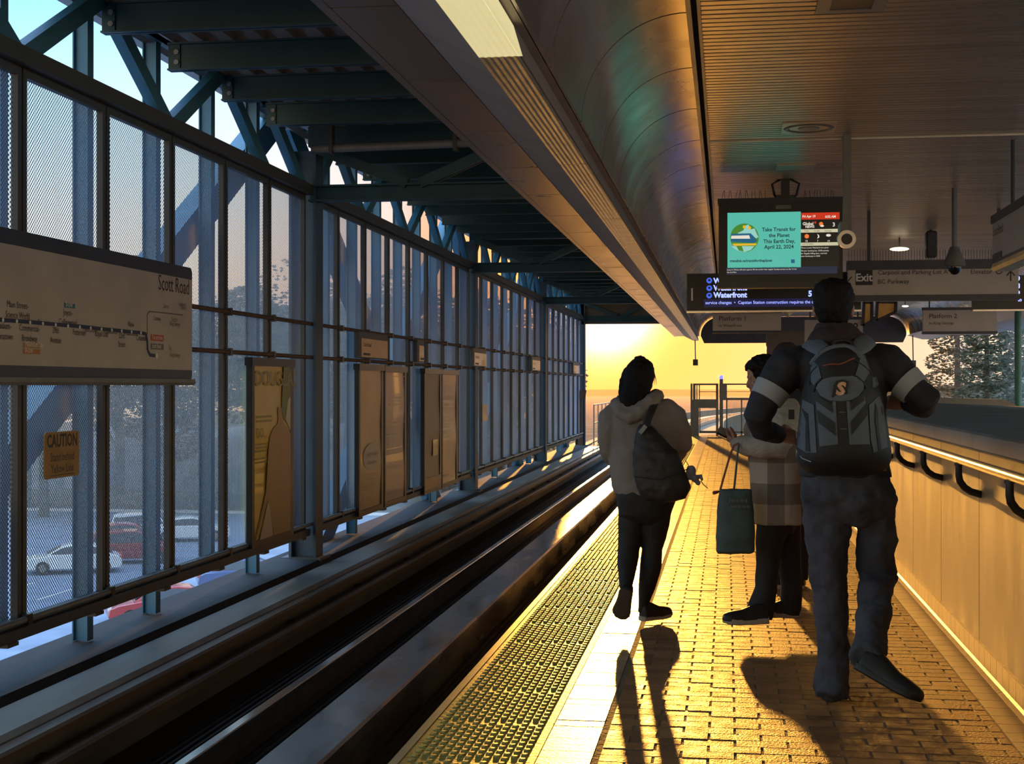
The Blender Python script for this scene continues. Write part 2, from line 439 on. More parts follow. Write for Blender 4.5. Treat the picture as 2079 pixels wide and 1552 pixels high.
struct(g, 'trim_2', M['tactile'], 'yellow tactile paving strip with raised domes along the platform edge', 'tactile paving')
g = G(); g.box(-1.235, -1.2, -6, YE, -.16, .003)
struct(g, 'trim_3', mat('edge_nosing', (.55, .36, .14), .4), 'thin pale nosing along the platform edge', 'platform edge')
# quarry tiles and cove against the right wall
g = G(); y = 4
while y < 24:
    g.box(1.105, 1.215, y + .002, y + .148, -.012, .0)
    g.prism([(1.215, -.01), (1.25, -.01), (1.25, .03), (1.236, .008), (1.215, .001)], 'Y', y + .001, y + .149)
    g.box(1.236, 1.25, y + .002, y + .148, .03, .122); y += .15
struct(g, 'baseboard_right', M['covetile'], 'coved quarry tile skirting at the foot of the right wall', 'skirting')

# right wall: precast panels, steel cap, handrail on black curved brackets
wall_end = 22.0
g = G(); y = 3.57
while y < wall_end:
    g.box(1.25, 1.33, y + .006, y + 1.264, 0.0, 1.075); y += 1.27
g.box(1.27, 1.33, 4, wall_end, 0, 1.06)
struct(g, 'wall_right', M['precast'], 'low precast panel wall along the right side of the platform', 'wall')
g = G(); y = 3.57
while y < wall_end:
    g.prism([(1.215, 1.085), (1.23, 1.085), (1.23, 1.15), (2.4, 1.185), (2.4, 1.195), (1.235, 1.165), (1.215, 1.155)], 'Y', y + .002, y + 1.268); y += 1.27
g.box(1.245, 1.25, 4, wall_end, 1.072, 1.084)
o = struct(g, 'trim_4', M['capgrey'], 'grey sheet metal capping folded over the right wall', 'wall capping')
hr = thing('handrail', (1.13, 9, 1.03), 'steel handrail running along the right wall on black brackets', 'handrail')
g = G(); g.tube([(1.13, 4, 1.035), (1.13, wall_end - .2, 1.035)], .022, 14); g.build('rail_tube', M['steelrail'], hr, smooth=True)
y = 5.97
while y < wall_end - .5:
    g = G()
    pts = [(1.13, y, 1.012), (1.13, y, .955), (1.137, y + .012, .925), (1.16, y + .028, .895), (1.195, y + .05, .872), (1.25, y + .08, .856)]
    g.tube(pts, [.016, .017, .018, .018, .018, .019], 10, flat=1.0)
    g.cyl((1.13, y, 1.003), (1.13, y, 1.018), .022)
    g.build('bracket', M['blackiron'], hr, smooth=True); y += 1.27
g = G(); g.prism([(2.4, .2), (6.3, .2), (6.3, 1.0), (2.9, 1.12), (2.4, 1.12)], 'Y', 10, 24.0)
struct(g, 'wall_stair', M['capgrey'], 'grey metal stairwell enclosure beyond the right wall', 'enclosure')
g = G(); a = P(1917, 831, Y=25); b2 = P(2044, 812, Y=25)
g.prism([(a.x, .9), (b2.x + .15, .9), (b2.x + .15, b2.z - .09), (b2.x, b2.z), (a.x, b2.z + .03)], 'Y', 25, 26.5)
struct(g, 'wall_far', M['midgrey'], 'low grey metal hood standing behind the stairwell enclosure', 'enclosure')

# ------------------------------------------------------------------ guideway
Y0, Y1 = -26, 47.0
g = G()
prof = [(-4.95, -1.4), (-1.05, -1.4), (-1.05, -1.05), (-1.95, -1.05)]
x = -1.95
while x > -3.75:                      # grooved track bed
    prof += [(x, -1.03), (x - .022, -1.03), (x - .026, -1.05), (x - .052, -1.05)]; x -= .056
prof += [(-3.78, -1.05), (-3.9, -1.0), (-4.02, -.72), (-4.02, -.9), (-4.1, -1.2), (-4.95, -1.2)]
# keep the profile simple: bed only
prof = prof[:-5] + [(-4.0, -1.05), (-4.0, -1.2), (-4.95, -1.2)]
g.prism(prof, 'Y', Y0, Y1)
struct(g, 'guideway_bed', M['trough'], 'dark grooved concrete track bed below the platform edge', 'track bed')
g = G(); g.prism([(-4.36, -1.2), (-4.0, -1.2), (-4.0, -.6), (-4.03, -.57), (-4.36, -.565)], 'Y', Y0, Y1)
struct(g, 'guideway_ledge', M['concrete'], 'stained concrete walkway ledge along the far side of the track', 'ledge')
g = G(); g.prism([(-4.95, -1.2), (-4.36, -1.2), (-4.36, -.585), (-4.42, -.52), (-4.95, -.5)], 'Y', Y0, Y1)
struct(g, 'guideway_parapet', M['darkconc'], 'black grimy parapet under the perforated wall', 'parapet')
g = G(); g.prism([(-2.66, -1.03), (-2.28, -1.03), (-2.28, -.765), (-2.30, -.75), (-2.64, -.75), (-2.66, -.765)], 'Y', Y0, Y1)
tag(g.build('reaction_rail', M['aluminium']), 'broad flat metal reaction plate running down the middle of the track', 'rail')
for xc, lab in ((-3.17, 'polished running rail on the wall side of the track'), (-1.74, 'polished running rail tucked under the platform edge')):
    t = thing('running_rail', (xc, 10, -1.03), lab, 'rail')
    G().prism([(xc - .033, -.86), (xc + .033, -.86), (xc + .036, -.83), (xc + .03, -.822), (xc - .03, -.822), (xc - .036, -.83)], 'Y', Y0, Y1).build('rail_head', M['rail'], t)
    G().prism([(xc - .06, -1.03), (xc + .06, -1.03), (xc + .06, -1.015), (xc + .012, -1.0), (xc + .012, -.86), (xc - .012, -.86), (xc - .012, -1.0), (xc - .06, -1.015)], 'Y', Y0, Y1).build('rail_web', M['rust'], t)
for i, (xc, z, lab) in enumerate(((-3.93, -.625, 'upper brown power rail fixed to the concrete ledge'), (-3.82, -.76, 'lower brown power rail fixed to the concrete ledge'))):
    t = thing('power_rail', (xc, 10, z), lab, 'power rail')
    G().prism([(xc - .055, z - .05), (xc + .05, z - .05), (xc + .05, z + .005), (xc + .03, z + .02), (xc - .055, z + .02)], 'Y', Y0, Y1).build('cover', M['powerrail'], t)
    y = 3.0
    while y < 46:
        G().box(-4.0, xc - .05, y, y + .08, z - .045, z - .01).build('support', M['rust'], t); y += 2.4

# ------------------------------------------------------------------ left wall of perforated panels
XW = -4.6
COLY = [5.12, 15.16, 25.2, 35.25, 45.2]
seams = []
for n in range(4):
    c0, c1 = COLY[n] + .29, COLY[n + 1] - .06
    first = (6.19 - 5.12) if n == 0 else 1.26
    s = [c0] + [COLY[n] + first + 1.2745 * j for j in range(7)] + [c1]
    s = [v for v in s if v <= c1 - .3 or v == c1]
    seams.append(s)
pi = 0
for n in range(4):
    for a, b2 in zip(seams[n][:-1], seams[n][1:]):
        if b2 < 8.0: continue
        t = thing('perforated_screen', (XW, (a + b2) / 2, -.18), 'perforated metal wall panel, %s counting from the left edge of the photo' % ordw(pi), 'wall screen', 'perforated wall panels over the track')
        fw = .05; g = G(); a2, b3 = a + .012, b2 - .012
        g.box(XW - .02, XW + .03, a2, a2 + fw, -.178, 3.49); g.box(XW - .02, XW + .03, b3 - fw, b3, -.178, 3.49)
        g.box(XW - .019, XW + .029, a2 + fw, b3 - fw, -.178, -.126); g.box(XW - .019, XW + .029, a2 + fw, b3 - fw, 3.43, 3.49)
        g.build('panel_frame', M['frame'], t)
        g = G(); g.add([(XW - .012, a2 + fw, -.126), (XW - .012, b3 - fw, -.126), (XW - .012, b3 - fw, 3.43), (XW - .012, a2 + fw, 3.43)], [(0, 1, 2, 3)])
        g.build('perforated_sheet', M['mesh'], t)
        pi += 1
# posts behind the panel seams, carrying the truss web
si = 0
posts = []
for n in range(4):
    for v in seams[n][1:-1]:
        if v < 8.0: continue
        t = thing('wall_post', (XW - .12, v, -.5), 'blue steel post behind the perforated wall, %s counting from the left' % ordw(si), 'post', 'blue wall posts', 'thing')
        pb = -.5 if (si % 3 == 1 and n == 0) or (si % 4 == 2) else -.18
        g = G(); g.box(-4.79, -4.69, v - .05, v - .038, pb, 4.25); g.box(-4.69, -4.68, v - .08, v + .02, pb, 4.25); g.box(-4.80, -4.79, v - .08, v + .02, pb, 4.25)
        g.build('post_section', M['blue'], t)
        posts.append(v); si += 1
for n in range(5):
    c = COLY[n]
    if n == 0: continue
    t = thing('steel_column', (XW - .05, c, -.5), 'wide blue-black steel column of the perforated wall, %s counting from the left' % ordw(n - 1), 'column', 'wall columns')
    g = G(); g.box(-4.50, -4.47, c - .02, c + .26, -.50, 4.0); g.box(-4.78, -4.75, c - .02, c + .26, -.50, 4.0); g.box(-4.75, -4.50, c + .10, c + .13, -.50, 4.0)
    g.build('column_section', M['navy'], t)
    g = G(); g.box(-4.85, -4.40, c - .08, c + .32, -.53, -.5); g.build('base_plate', M['frame'], t)
for n in range(4):
    c0, c1 = COLY[n], COLY[n + 1]
    lab = ordw(n)
    t = thing('truss', (XW, (c0 + c1) / 2, 3.5), 'blue steel zigzag truss above the perforated wall, %s bay from the camera' % lab, 'truss', 'wall trusses')
    g = G(); g.box(-4.66, -4.50, c0 + .28, c1 - .04, 3.49, 3.605); g.build('bottom_chord', M['frame'], t)
    g = G(); g.box(-4.70, -4.56, c0 + .28, c1 - .04, 4.25, 4.40); g.build('top_chord', M['teal'], t)
    ss = [c0 + .26] + [v for v in seams[n][1:-1]] + [c1 - .06]
    off = 0
    for k, (a, b2) in enumerate(zip(ss[:-1], ss[1:])):
        if b2 < 7.5: continue
        upward = (k % 2 == 0) if n % 2 == 0 else (k % 2 == 0)
        if n == 0: upward = (abs(a - 8.74) < .2) or (abs(a - 11.29) < .2)
        za, zb = (3.58, 4.27) if upward else (4.27, 3.58)
        g = G(); g.bar((-4.61, a + .05, za), (-4.61, b2 - .05, zb), .09, .13); g.build('diagonal', M['blue'], t)
    t = thing('bottom_rail', (XW, (c0 + c1) / 2, -.25), 'dark sill beam under the perforated panels, %s bay from the camera' % lab, 'sill beam', 'sill beams')
    g = G(); g.box(-4.64, -4.53, c0 + .27, c1 - .03, -.255, -.182)
    y = c0 + .8
    while y < c1 - .3: g.box(-4.64, -4.52, y, y + .14, -.28, -.255); y += 1.27
    g.build('sill', M['frame'], t)
    for z, nm in ((2.075, 'upper'), (1.705, 'middle'), (-.135, 'lowest')):
        t = thing('pipe_rail', (-4.52, (c0 + c1) / 2, z), 'thin %s pipe rail along the perforated wall, %s bay from the camera' % (nm, lab), 'pipe', 'pipe rails on the perforated wall')
        G().tube([(-4.535, c0 + .32, z), (-4.535, c1 + .12, z)], .022, 10).build('pipe', M['rust'] if z > 0 else M['midgrey'], t, smooth=True)
        for v in seams[n][1:-1]:
            if v > 7: G().box(-4.575, -4.51, v - .03, v + .03, z - .035, z + .035).build('clamp', M['black'], t)
# raking braces outside the wall, from the column heads down to the next column feet
bi = 0
for c in COLY[1:4]:
    for sgn, w in ((-1, 'leaning toward the camera'), (1, 'leaning away from the camera')):
        t = thing('raking_brace', (-4.95, c, 3.4), 'blue raking brace behind the panels %s from the %s column head' % (w, ordw(COLY.index(c) - 1)), 'brace', 'raking braces')
        g = G(); g.bar((-4.93, c + .1 + sgn * .1, 4.4), (-4.93, c + sgn * 9.3, -1.05), .20, .30)
        g.build('brace', M['blue'], t); bi += 1

g = G(); g.add([(XW, -26, -.18), (XW, 7.38, -.18), (XW, 7.38, 3.49), (XW, -26, 3.49)], [(0, 1, 2, 3)])
struct(g, 'wall_left', M['mesh'], 'perforated wall running on beside the photographer', 'wall')

# ------------------------------------------------------------------ roof over the track
yb = [v for s in seams for v in s[1:-1] if v > 6]
yb = [7.5] + [v for v in yb if v > 8]
for i, v in enumerate(yb):
    t = thing('roof_beam', (-3.1, v, 4.02), 'dark teal roof beam over the track, %s counting from the camera' % ordw(i), 'beam', 'roof beams over the track')
    g = G(); g.box(-4.60, -1.0, v + .0, v + .015, 4.02, 4.245); g.box(-4.60, -1.0, v - .04, v + .055, 4.02, 4.034); g.box(-4.60, -1.0, v - .04, v + .055, 4.235, 4.25)
    g.build('beam_section', M['teal'], t)
    if i < 8:
        for zz in (4.09, 4.175): G().tube([(-4.53, v + .0, zz), (-4.53, v - .022, zz)], .022, 8).build('bolt', M['midgrey'], t)
        G().box(-4.6, -4.50, v - .012, v, 4.04, 4.235).build('end_plate', M['midgrey'] if i < 2 else M['teal'], t)
g = G(); x = -4.9; prof = []
top = []
while x < -.9:
    prof += [(x, 4.25), (x + .10, 4.25), (x + .14, 4.31), (x + .22, 4.31)]; x += .26
prof = [(p[0], p[1]) for p in prof] + [(x, 4.36), (-4.9, 4.36)]
g.prism(prof, 'Y', -26, 46)
struct(g, 'roof_deck', M['deck'], 'ribbed galvanised roof deck above the track', 'roof deck')
for n, c in enumerate(COLY):
    if n == 0: continue
    t = thing('roof_girder', (-3.0, c, 3.42), 'teal cross girder truss at the wall column, %s counting from the camera' % ordw(n - 1), 'girder', 'cross girders')
    yg = c - .05
    g = G(); g.box(-4.55, -1.2, yg, yg + .16, 3.42, 3.44); g.box(-4.55, -1.2, yg + .07, yg + .09, 3.44, 3.58); g.box(-4.55, -1.2, yg, yg + .16, 3.58, 3.60)
    g.build('bottom_chord', M['teal'], t)
    g = G(); g.box(-4.55, -1.0, yg, yg + .16, 4.02, 4.24); g.build('top_chord', M['teal'], t)
    for (xa, za, xb, zb) in ((-4.45, 4.0, -3.45, 3.6), (-3.3, 3.6, -2.25, 4.05), (-2.2, 4.05, -1.2, 3.6)):
        g = G(); g.bar((xa, yg + .04, za), (xb, yg + .04, zb), .05, .11); g.bar((xa, yg + .13, za), (xb, yg + .13, zb), .04, .11)
        g.build('diagonal', M['teal'], t)
t = thing('drain_pipe', (-3.2, 14.6, 3.95), 'pale grey pipe hung across the roof in front of the nearest cross girder', 'pipe')
G().tube([(-4.4, 14.75, 3.93), (-2.6, 14.75, 3.955)], .045, 12).build('pipe', M['midgrey'], t, smooth=True)
for xx in (-4.2, -2.85): G().box(xx, xx + .04, 14.69, 14.81, 3.87, 4.26).build('hanger', M['darkgrey'], t)

# ------------------------------------------------------------------ canopy over the platform
YC1 = 47.0
g = G(); y = 1.35
while y < YC1 - .3:
    y2 = min(y + 1.492, YC1)
    g.box(-1.66, -1.37, y + .007, y2 - .007, 3.0, 3.02); y += 1.5
g.box(-1.71, -1.664, -26, YC1 + .5, 3.0, 3.10); g.box(-1.7, -1.37, -26, YC1, 3.03, 3.04)
struct(g, 'soffit_left', M['soffit'], 'brushed metal soffit panels along the canopy edge over the track', 'soffit')
g = G(); y = 0.1
while y < YC1:
    y2 = min(y + 3.096, YC1)
    g.prism([(-1.365, 3.0), (-1.085, 2.853), (-1.075, 2.86), (-1.345, 3.01)], 'Y', y + .003, y2 - .003)
    g.prism([(-.903, 2.856), (-.893, 2.853), (-.94, 3.02), (-.95, 3.02)], 'Y', y + .003, y2 - .003)
    g.box(-.94, -.885, y + .003, y2 - .003, 3.0, 3.02); y += 3.1
struct(g, 'light_trough', M['soffit2'], 'painted metal trough housing the linear lights along the canopy edge', 'light trough')
y = -.0; i = 0
while y < YC1:
    a, b2 = y + .0, min(y + 3.1, YC1)
    on = abs(b2 - 6.2) < .3
    if b2 > 4:
        t = thing('linear_light', (-1.09, (a + b2) / 2, 2.86), ('lit yellow-white linear light lens at the top edge of the photo' if on else 'unlit ribbed linear light lens under the canopy, %s beyond the lit one' % ordw(i)), 'ceiling light', 'linear lights along the canopy edge')
        g = G()
        n = 12
        pr = [(-1.083 + .178 * k / n, 2.850 + (.0022 if k % 2 else 0)) for k in range(n + 1)] + [(-.905, 2.87), (-1.083, 2.87)]
        g.prism(pr, 'Y', a + .006, b2 - .006)
        if on: g.prism([(-.904, 2.850), (-.888, 2.850), (-.928, 2.985), (-.94, 2.985)], 'Y', a, b2 - .006)
        g.build('lens', M['lampon'] if on else M['lens'], t)
        if not on: i += 1
    y += 3.1
# barrel vault between trough and slatted ceiling
bx, bz, br = -.23, 3.0, .64
def vault(g, mirror=None):
    y = 1.1
    while y < YC1:
        y2 = min(y + 1.49, YC1); n = 22
        prof = [(bx - br * math.cos(math.pi / 2 * k / n), bz + br * math.sin(math.pi / 2 * k / n)) for k in range(n + 1)]
        prof += [(bx - (br + .02) * math.cos(math.pi / 2 * k / n), bz + (br + .02) * math.sin(math.pi / 2 * k / n)) for k in range(n, -1, -1)]
        if mirror is not None: prof = [(2 * mirror - p[0], p[1]) for p in prof]
        g.prism(prof, 'Y', y + .007, y2 - .007); y += 1.5
CX = 2.42
g = G(); vault(g)
o = struct(g, 'ceiling_vault_left', M['barrel'], 'curved brushed metal vault beside the slatted ceiling, on the near track side', 'vault', smooth=True)
g = G(); vault(g, CX)
o = struct(g, 'ceiling_vault_right', M['barrel'], 'curved brushed metal vault on the far platform side', 'vault', smooth=True)
g = G(); g.box(-.235, -.205, 0, YC1, 3.60, 3.645); g.box(-.17, -.15, 0, YC1, 3.595, 3.64)
struct(g, 'trim_5', M['midgrey'], 'narrow metal trim between the vault and the slatted ceiling', 'trim')
g = G(); y = 4.0; XS0, XS1 = -.15, 2 * CX + .2
hatch = [(.52, .92, 8.1, 8.62), (.47, .93, 12.2, 12.72)]
while y < YC1:
    segs = [(XS0, XS1)]
    for hx0, hx1, hy0, hy1 in hatch:
        if hy0 - .05 < y < hy1: segs = [s for q in segs for s in ((q[0], min(q[1], hx0)), (max(q[0], hx1), q[1])) if s[1] - s[0] > .02]
    for s0, s1 in segs:
        g.box(s0, s1, y, y + .072, 3.62, 3.64)
    y += .1
struct(g, 'ceiling', M['slat'], 'ceiling of narrow metal slats above the platform', 'ceiling')
g = G(); g.box(-1.7, 8.3, -26, YC1, 3.70, 3.75)
struct(g, 'ceiling_void', M['slatgap'], 'dark void above the ceiling slats', 'ceiling')
g = G(); g.box(XS0, 1.02, 13.06, 13.09, 3.606, 3.62); g.box(1.1, XS1, 13.06, 13.09, 3.606, 3.62)
struct(g, 'trim_6', mat('pale_cover_strip', (.6, .56, .48), .3, metal=.6), 'pale cover strip across the slatted ceiling', 'trim')
# right soffit toward the other track
g = G(); x0 = 2 * CX + .87
y = 1.1
while y < YC1:
    g.prism([(x0, 3.0), (x0 + .5, 2.86), (x0 + .8, 2.86), (x0 + 1.1, 3.0), (x0 + 2.5, 3.0), (x0 + 2.5, 3.03), (x0, 3.03)], 'Y', y, min(y + 1.492, YC1)); y += 1.5
struct(g, 'soffit_right', M['soffit'], 'metal soffit at the far platform side above the trees', 'soffit')
# end fascias
g = G(); g.box(-4.62, -1.4, 45.3, 45.4, 3.345, 4.3)
struct(g, 'fascia_track', M['end'], 'brown fascia closing the roof end above the bright track opening', 'fascia')
g = G(); n = 14; z0 = 2.76
prof = [(-.72, z0), (2 * CX + .72, z0)] + [(2 * CX + .23 + .60 * math.cos(math.pi / 2 * k / n), 3.0 + .6 * math.sin(math.pi / 2 * k / n)) for k in range(n + 1)] + [(-.23 - .60 * math.sin(math.pi / 2 * k / n), 3.0 + .6 * math.cos(math.pi / 2 * k / n)) for k in range(n + 1)]
g.prism(prof, 'Y', 46.6, 46.75)
struct(g, 'fascia_platform', M['darkgrey'], 'dark round-cornered fascia closing the canopy end', 'fascia')
a = P(1556, 720, Y=43); b2 = P(1652, 720, Y=43)
g = G(); g.box(a.x, b2.x, 43, 43.5, -.01, 3.0)
struct(g, 'end_pier', M['end'], 'brown pier at the far end of the platform behind the people', 'pier')

# ------------------------------------------------------------------ world outside
GZ = -7.8
g = G(); g.add([(-160, -20, GZ), (160, -20, GZ), (160, 60, GZ), (-160, 60, GZ), (-160, 101, GZ), (160, 101, GZ)], [(0, 1, 2, 3), (3, 2, 5, 4)])
struct(g, 'ground', M['asphalt'], 'grey asphalt car park far below the station', 'car park')
g = G(); g.box(-160, 400, 100, 1200, GZ - .3, GZ + .1)
struct(g, 'ground_far', M['grass'], 'dry open ground beyond the car park', 'ground')
g = G()
for k in range(12): g.box(-44 + 2.7 * k, -43.88 + 2.7 * k, 70, 75, GZ, GZ + .01, Matrix.Rotation(.0, 4, 'Z'))
for k in range(10): g.box(-40 + 2.7 * k, -39.88 + 2.7 * k, 57, 62, GZ, GZ + .01)
g.box(-60, -12, 97.5, 98, GZ, GZ + .15)
tag(g.build('parking_lines', M['white']), 'painted parking lines and kerb on the asphalt car park', 'road marking', kind='structure')

def car(px, py, length, rot, col, kind, label):
    p = P(px, py, Z=GZ)
    root = thing('car', (p.x, p.y, GZ), label, 'car', 'cars parked below the station')
    root.rotation_euler = (0, 0, rot)
    h = 1.42 if kind == 'sedan' else 1.68; L = length; w = .9
    paint = mat('car_paint', col, .25, coat=.6, var=.03)
    if kind == 'sedan':
        low = [(-L / 2, .42), (-L / 2 + .05, .72), (-L / 2 + .3, .88), (-L * .2, .94), (L * .22, .94), (L / 2 - .35, .80), (L / 2 - .05, .66), (L / 2, .40), (L / 2 - .1, .24), (-L / 2 + .1, .24)]
        cab = [(-L * .40, .90), (-L * .22, h - .06), (-L * .10, h), (L * .04, h), (L * .12, h - .08), (L * .28, .92)]
    else:
        low = [(-L / 2, .45), (-L / 2 + .04, 1.0), (-L * .45, 1.06), (L * .2, 1.04), (L / 2 - .25, .94), (L / 2 - .03, .76), (L / 2, .42), (L / 2 - .1, .28), (-L / 2 + .1, .28)]
        cab = [(-L * .47, 1.02), (-L * .42, h - .1), (-L * .34, h), (L * .06, h), (L * .11, h - .06), (L * .25, 1.02)]
    def sect(prof, ws):
        n = len(prof); rs = []
        for yy, sc in ws:
            cz = sum(q[1] for q in prof) / n
            rs.append([(q[0] * (1 if sc == 1 else .985), yy, cz + (q[1] - cz) * sc) for q in prof])
        return rs
    g = G(); g.rings(sect(low, ((-w, .9), (-w + .08, 1), (w - .08, 1), (w, .9))))
    n = len(cab); rs = []
    for yy, k in ((-.80, 0), (-.62, 1), (.62, 1), (.80, 0)):
        rs.append([(q[0], (yy if q[1] < 1.08 else math.copysign(.60 if k else .66, yy)), q[1] if k or q[1] < 1.08 else q[1] - .03) for q in cab])
    g.rings(rs)
    body = g.build('body', paint, root, smooth=False); body.parent = root; body.matrix_parent_inverse = Matrix()
    def child(g, nm, m):
        o = g.build(nm, m, root); o.matrix_parent_inverse = Matrix(); return o
    g = G(); zc = .98 if kind == 'sedan' else 1.1
    inner = [(q[0] * .9 - .01, max(q[1] - .07, zc)) for q in cab]
    inner = [(cab[0][0] + .22, zc)] + [(q[0] * .97, q[1] - .08) for q in cab[1:-1]] + [(cab[-1][0] - .22, zc)]
    for s_ in (-1, 1):
        vs = []
        for q in inner:
            k = (q[1] - zc) / (h - zc); yy = s_ * (.81 - .17 * k) ; vs.append((q[0], yy, q[1]))
        g.add(vs, [tuple(range(len(vs)))])
    q0, q1 = cab[-2], cab[-1]
    g.add([(q1[0] - .06 + .03, -.64, q1[1] + .08), (q1[0] - .06 + .03, .64, q1[1] + .08), (q0[0] + .06, .54, q0[1] - .03), (q0[0] + .06, -.54, q0[1] - .03)], [(0, 1, 2, 3)])
    q0, q1 = cab[1], cab[0]
    g.add([(q1[0] + .02, -.64, q1[1] + .08), (q1[0] + .02, .64, q1[1] + .08), (q0[0] - .05, .54, q0[1] - .05), (q0[0] - .05, -.54, q0[1] - .05)], [(0, 1, 2, 3)])
    child(g, 'windows', M['carglass'])
    for sx in (-.31, .31):
        for sy in (-1, 1):
            g = G(); g.tube([(L * sx, sy * .74, .33), (L * sx, sy * .93, .33)], .33, 16); child(g, 'wheel', M['black'])
            g = G(); g.tube([(L * sx, sy * .93, .33), (L * sx, sy * .945, .33)], .19, 12); child(g, 'hubcap', M['midgrey'])
    g = G()
    for sy in (-1, 1): g.box(L / 2 - .13, L / 2 - .01, sy * .66 - .16, sy * .66 + .16, .62, .76)
    child(g, 'headlights', M['white'])
    g = G()
    for sy in (-1, 1): g.box(-L / 2 + .0, -L / 2 + .12, sy * .68 - .16, sy * .68 + .16, .68, .84)
    child(g, 'taillights', M['red'])
M['carglass'] = mat('car_glass', (.03, .035, .05), .08, var=0)
car(150, 1162, 4.6, math.pi + .42, srgb(225, 228, 232), 'sedan', 'white sedan parked nearest the caution sign, seen through the mesh')
car(240, 1113, 4.3, math.pi + .42, srgb(150, 40, 35), 'sedan', 'red sedan parked behind the white sedan, beyond the mesh')
car(268, 1142, 4.4, .35, srgb(140, 45, 40), 'suv', 'dull red suv parked in front of the silver suv')
car(300, 1100, 4.6, .42, srgb(205, 212, 225), 'suv', 'silver suv with a dark side window seen through the mesh')
car(385, 1098, 4.6, .42, srgb(230, 232, 236), 'sedan', 'white car parked just right of the silver suv')
car(505, 1196, 4.6, .42, srgb(70, 85, 130), 'sedan', 'dark blue sedan seen in the gap under the wall panels')
car(335, 1262, 4.4, math.pi + .5, srgb(165, 50, 42), 'sedan', 'red car mostly hidden below the parapet edge')

def foliage(name, blobs, n, size, seed):
    r = random.Random(seed); g = G()
    for k in range(n):
        c, rad = r.choice(blobs)
        while True:
            v = Vector((r.uniform(-1, 1), r.uniform(-1, 1), r.uniform(-1, 1)))
            if .1 < v.length < 1: break
        v = v.normalized() * (v.length ** .4)
        p = Vector(c) + Vector((v.x * rad[0], v.y * rad[1], v.z * rad[2]))
        q = Matrix.Rotation(r.uniform(0, 6.3), 3, 'Z') @ Matrix.Rotation(r.uniform(0, 3.1), 3, 'X')
        s = size * r.uniform(.6, 1.3)
        g.add([p + q @ Vector(a) for a in ((-s, 0, 0), (0, -s * .45, 0), (s, 0, 0), (0, s * .45, 0))], [(0, 1, 2, 3)])
    return g
def decid(seed):
    r = random.Random(seed)
    bl = [((0, 0, 9.5), (3.2, 3.2, 3.6))]
    for k in range(9):
        a = r.uniform(0, 6.28); d = r.uniform(1.5, 3.6); bl.append(((d * math.cos(a), d * math.sin(a), r.uniform(4.5, 12.5)), (r.uniform(1.2, 2.3),) * 3))
    f = foliage('foliage', bl, 9000, .17, seed).mesh('foliage'); f.materials.append(M['leaf'])
    g = G(); g.tube([(0, 0, 0), (.1, 0, 3), (0, .1, 7), (.1, .1, 12)], [.32, .26, .17, .05], 8)
    for c, rad in bl[1:]:
        g.tube([(0, 0, max(2.5, c[2] - 3)), (c[0] * .6, c[1] * .6, c[2] - .8), c], [.12, .07, .03], 6)
    t = g.mesh('trunk'); t.materials.append(M['bark']); return f, t
def conif(seed):
    bl = []
    for k in range(13):
        z = 1.6 + k * 1.15; w = 3.1 * (1 - k / 13.5) + .25; bl.append(((0, 0, z), (w, w, .75)))
    f = foliage('foliage', bl, 13000, .125, seed).mesh('foliage'); f.materials.append(M['conifer'])
    g = G(); g.tube([(0, 0, 0), (0, 0, 17)], [.3, .04], 8); t = g.mesh('trunk'); t.materials.append(M['bark']); return f, t
TM = [decid(1), decid(2), decid(3), conif(4), conif(5)]
def tree(kind, x, y, z, s, rz, label):
    root = thing('tree', (x, y, z), label, 'tree', 'trees around the station')
    root.rotation_euler = (0, 0, rz); root.scale = (s, s, s)
    for nm, me in zip(('foliage', 'trunk'), TM[kind]):
        o = bpy.data.objects.new(nm, me); COL.objects.link(o); o.parent = root
row = [(-66, 88, 1.05), (-61, 97, 1.2), (-56, 90, 1.0), (-52, 100, 1.15), (-47, 93, 1.2), (-43, 103, 1.25), (-39, 96, 1.1), (-35.5, 105, 1.3), (-32, 98, 1.15), (-29, 107, 1.25), (-26, 101, 1.1), (-23, 110, 1.3), (-20.5, 103, 1.15), (-18, 113, 1.25), (-16, 106, 1.1), (-50, 112, 1.5), (-36, 118, 1.55)]
for i, (x, y, s) in enumerate(row):
    tree(i % 3, x, y, GZ, s, R.uniform(0, 6), 'backlit leafy tree beyond the car park, %s in the row counting from the left' % ordw(i))
con = [(15, 86, 1.0, 3), (20, 98, 1.25, 4), (23, 84, .95, 3), (26, 104, 1.35, 4), (29, 92, 1.1, 3), (32, 100, 1.3, 4), (35, 88, 1.2, 3), (38, 110, 1.5, 4), (24, 118, 1.6, 3), (33, 122, 1.7, 4), (18, 116, 1.3, 4), (42, 96, 1.25, 3), (29, 80, .75, 4), (44, 118, 1.7, 3), (46, 90, 1.3, 4)]
for i, (x, y, s, k) in enumerate(con):
    tree(k, x, y, GZ, s, R.uniform(0, 6), ('dark conifer' if k > 2 else 'bushy green tree') + ' on the right beyond the platform, %s in that grove' % ordw(i))

# wooded bank behind the car park
g = G(); n = 60; rs = []
for k in range(n + 1):
    x = -120 + 104 * k / n; y = 121 + 6 * noise.noise(Vector((k * .4, 0, 0))); h = 5.5 + 2.5 * noise.noise(Vector((k * .55, 5, 0)))
    rs.append([Vector((x, y - 5, GZ)), Vector((x, y - 4, GZ + h * .5)), Vector((x, y - 2.4, GZ + h * .85)), Vector((x, y, GZ + h)), Vector((x, y + 4, GZ))])
g.rings(rs)
struct(g, 'embankment', mat('scrub', (.20, .215, .22), .95, var=.5, scale=.5, bump=.8, bscale=2), 'grey green scrubby bank behind the car park trees', 'bank')

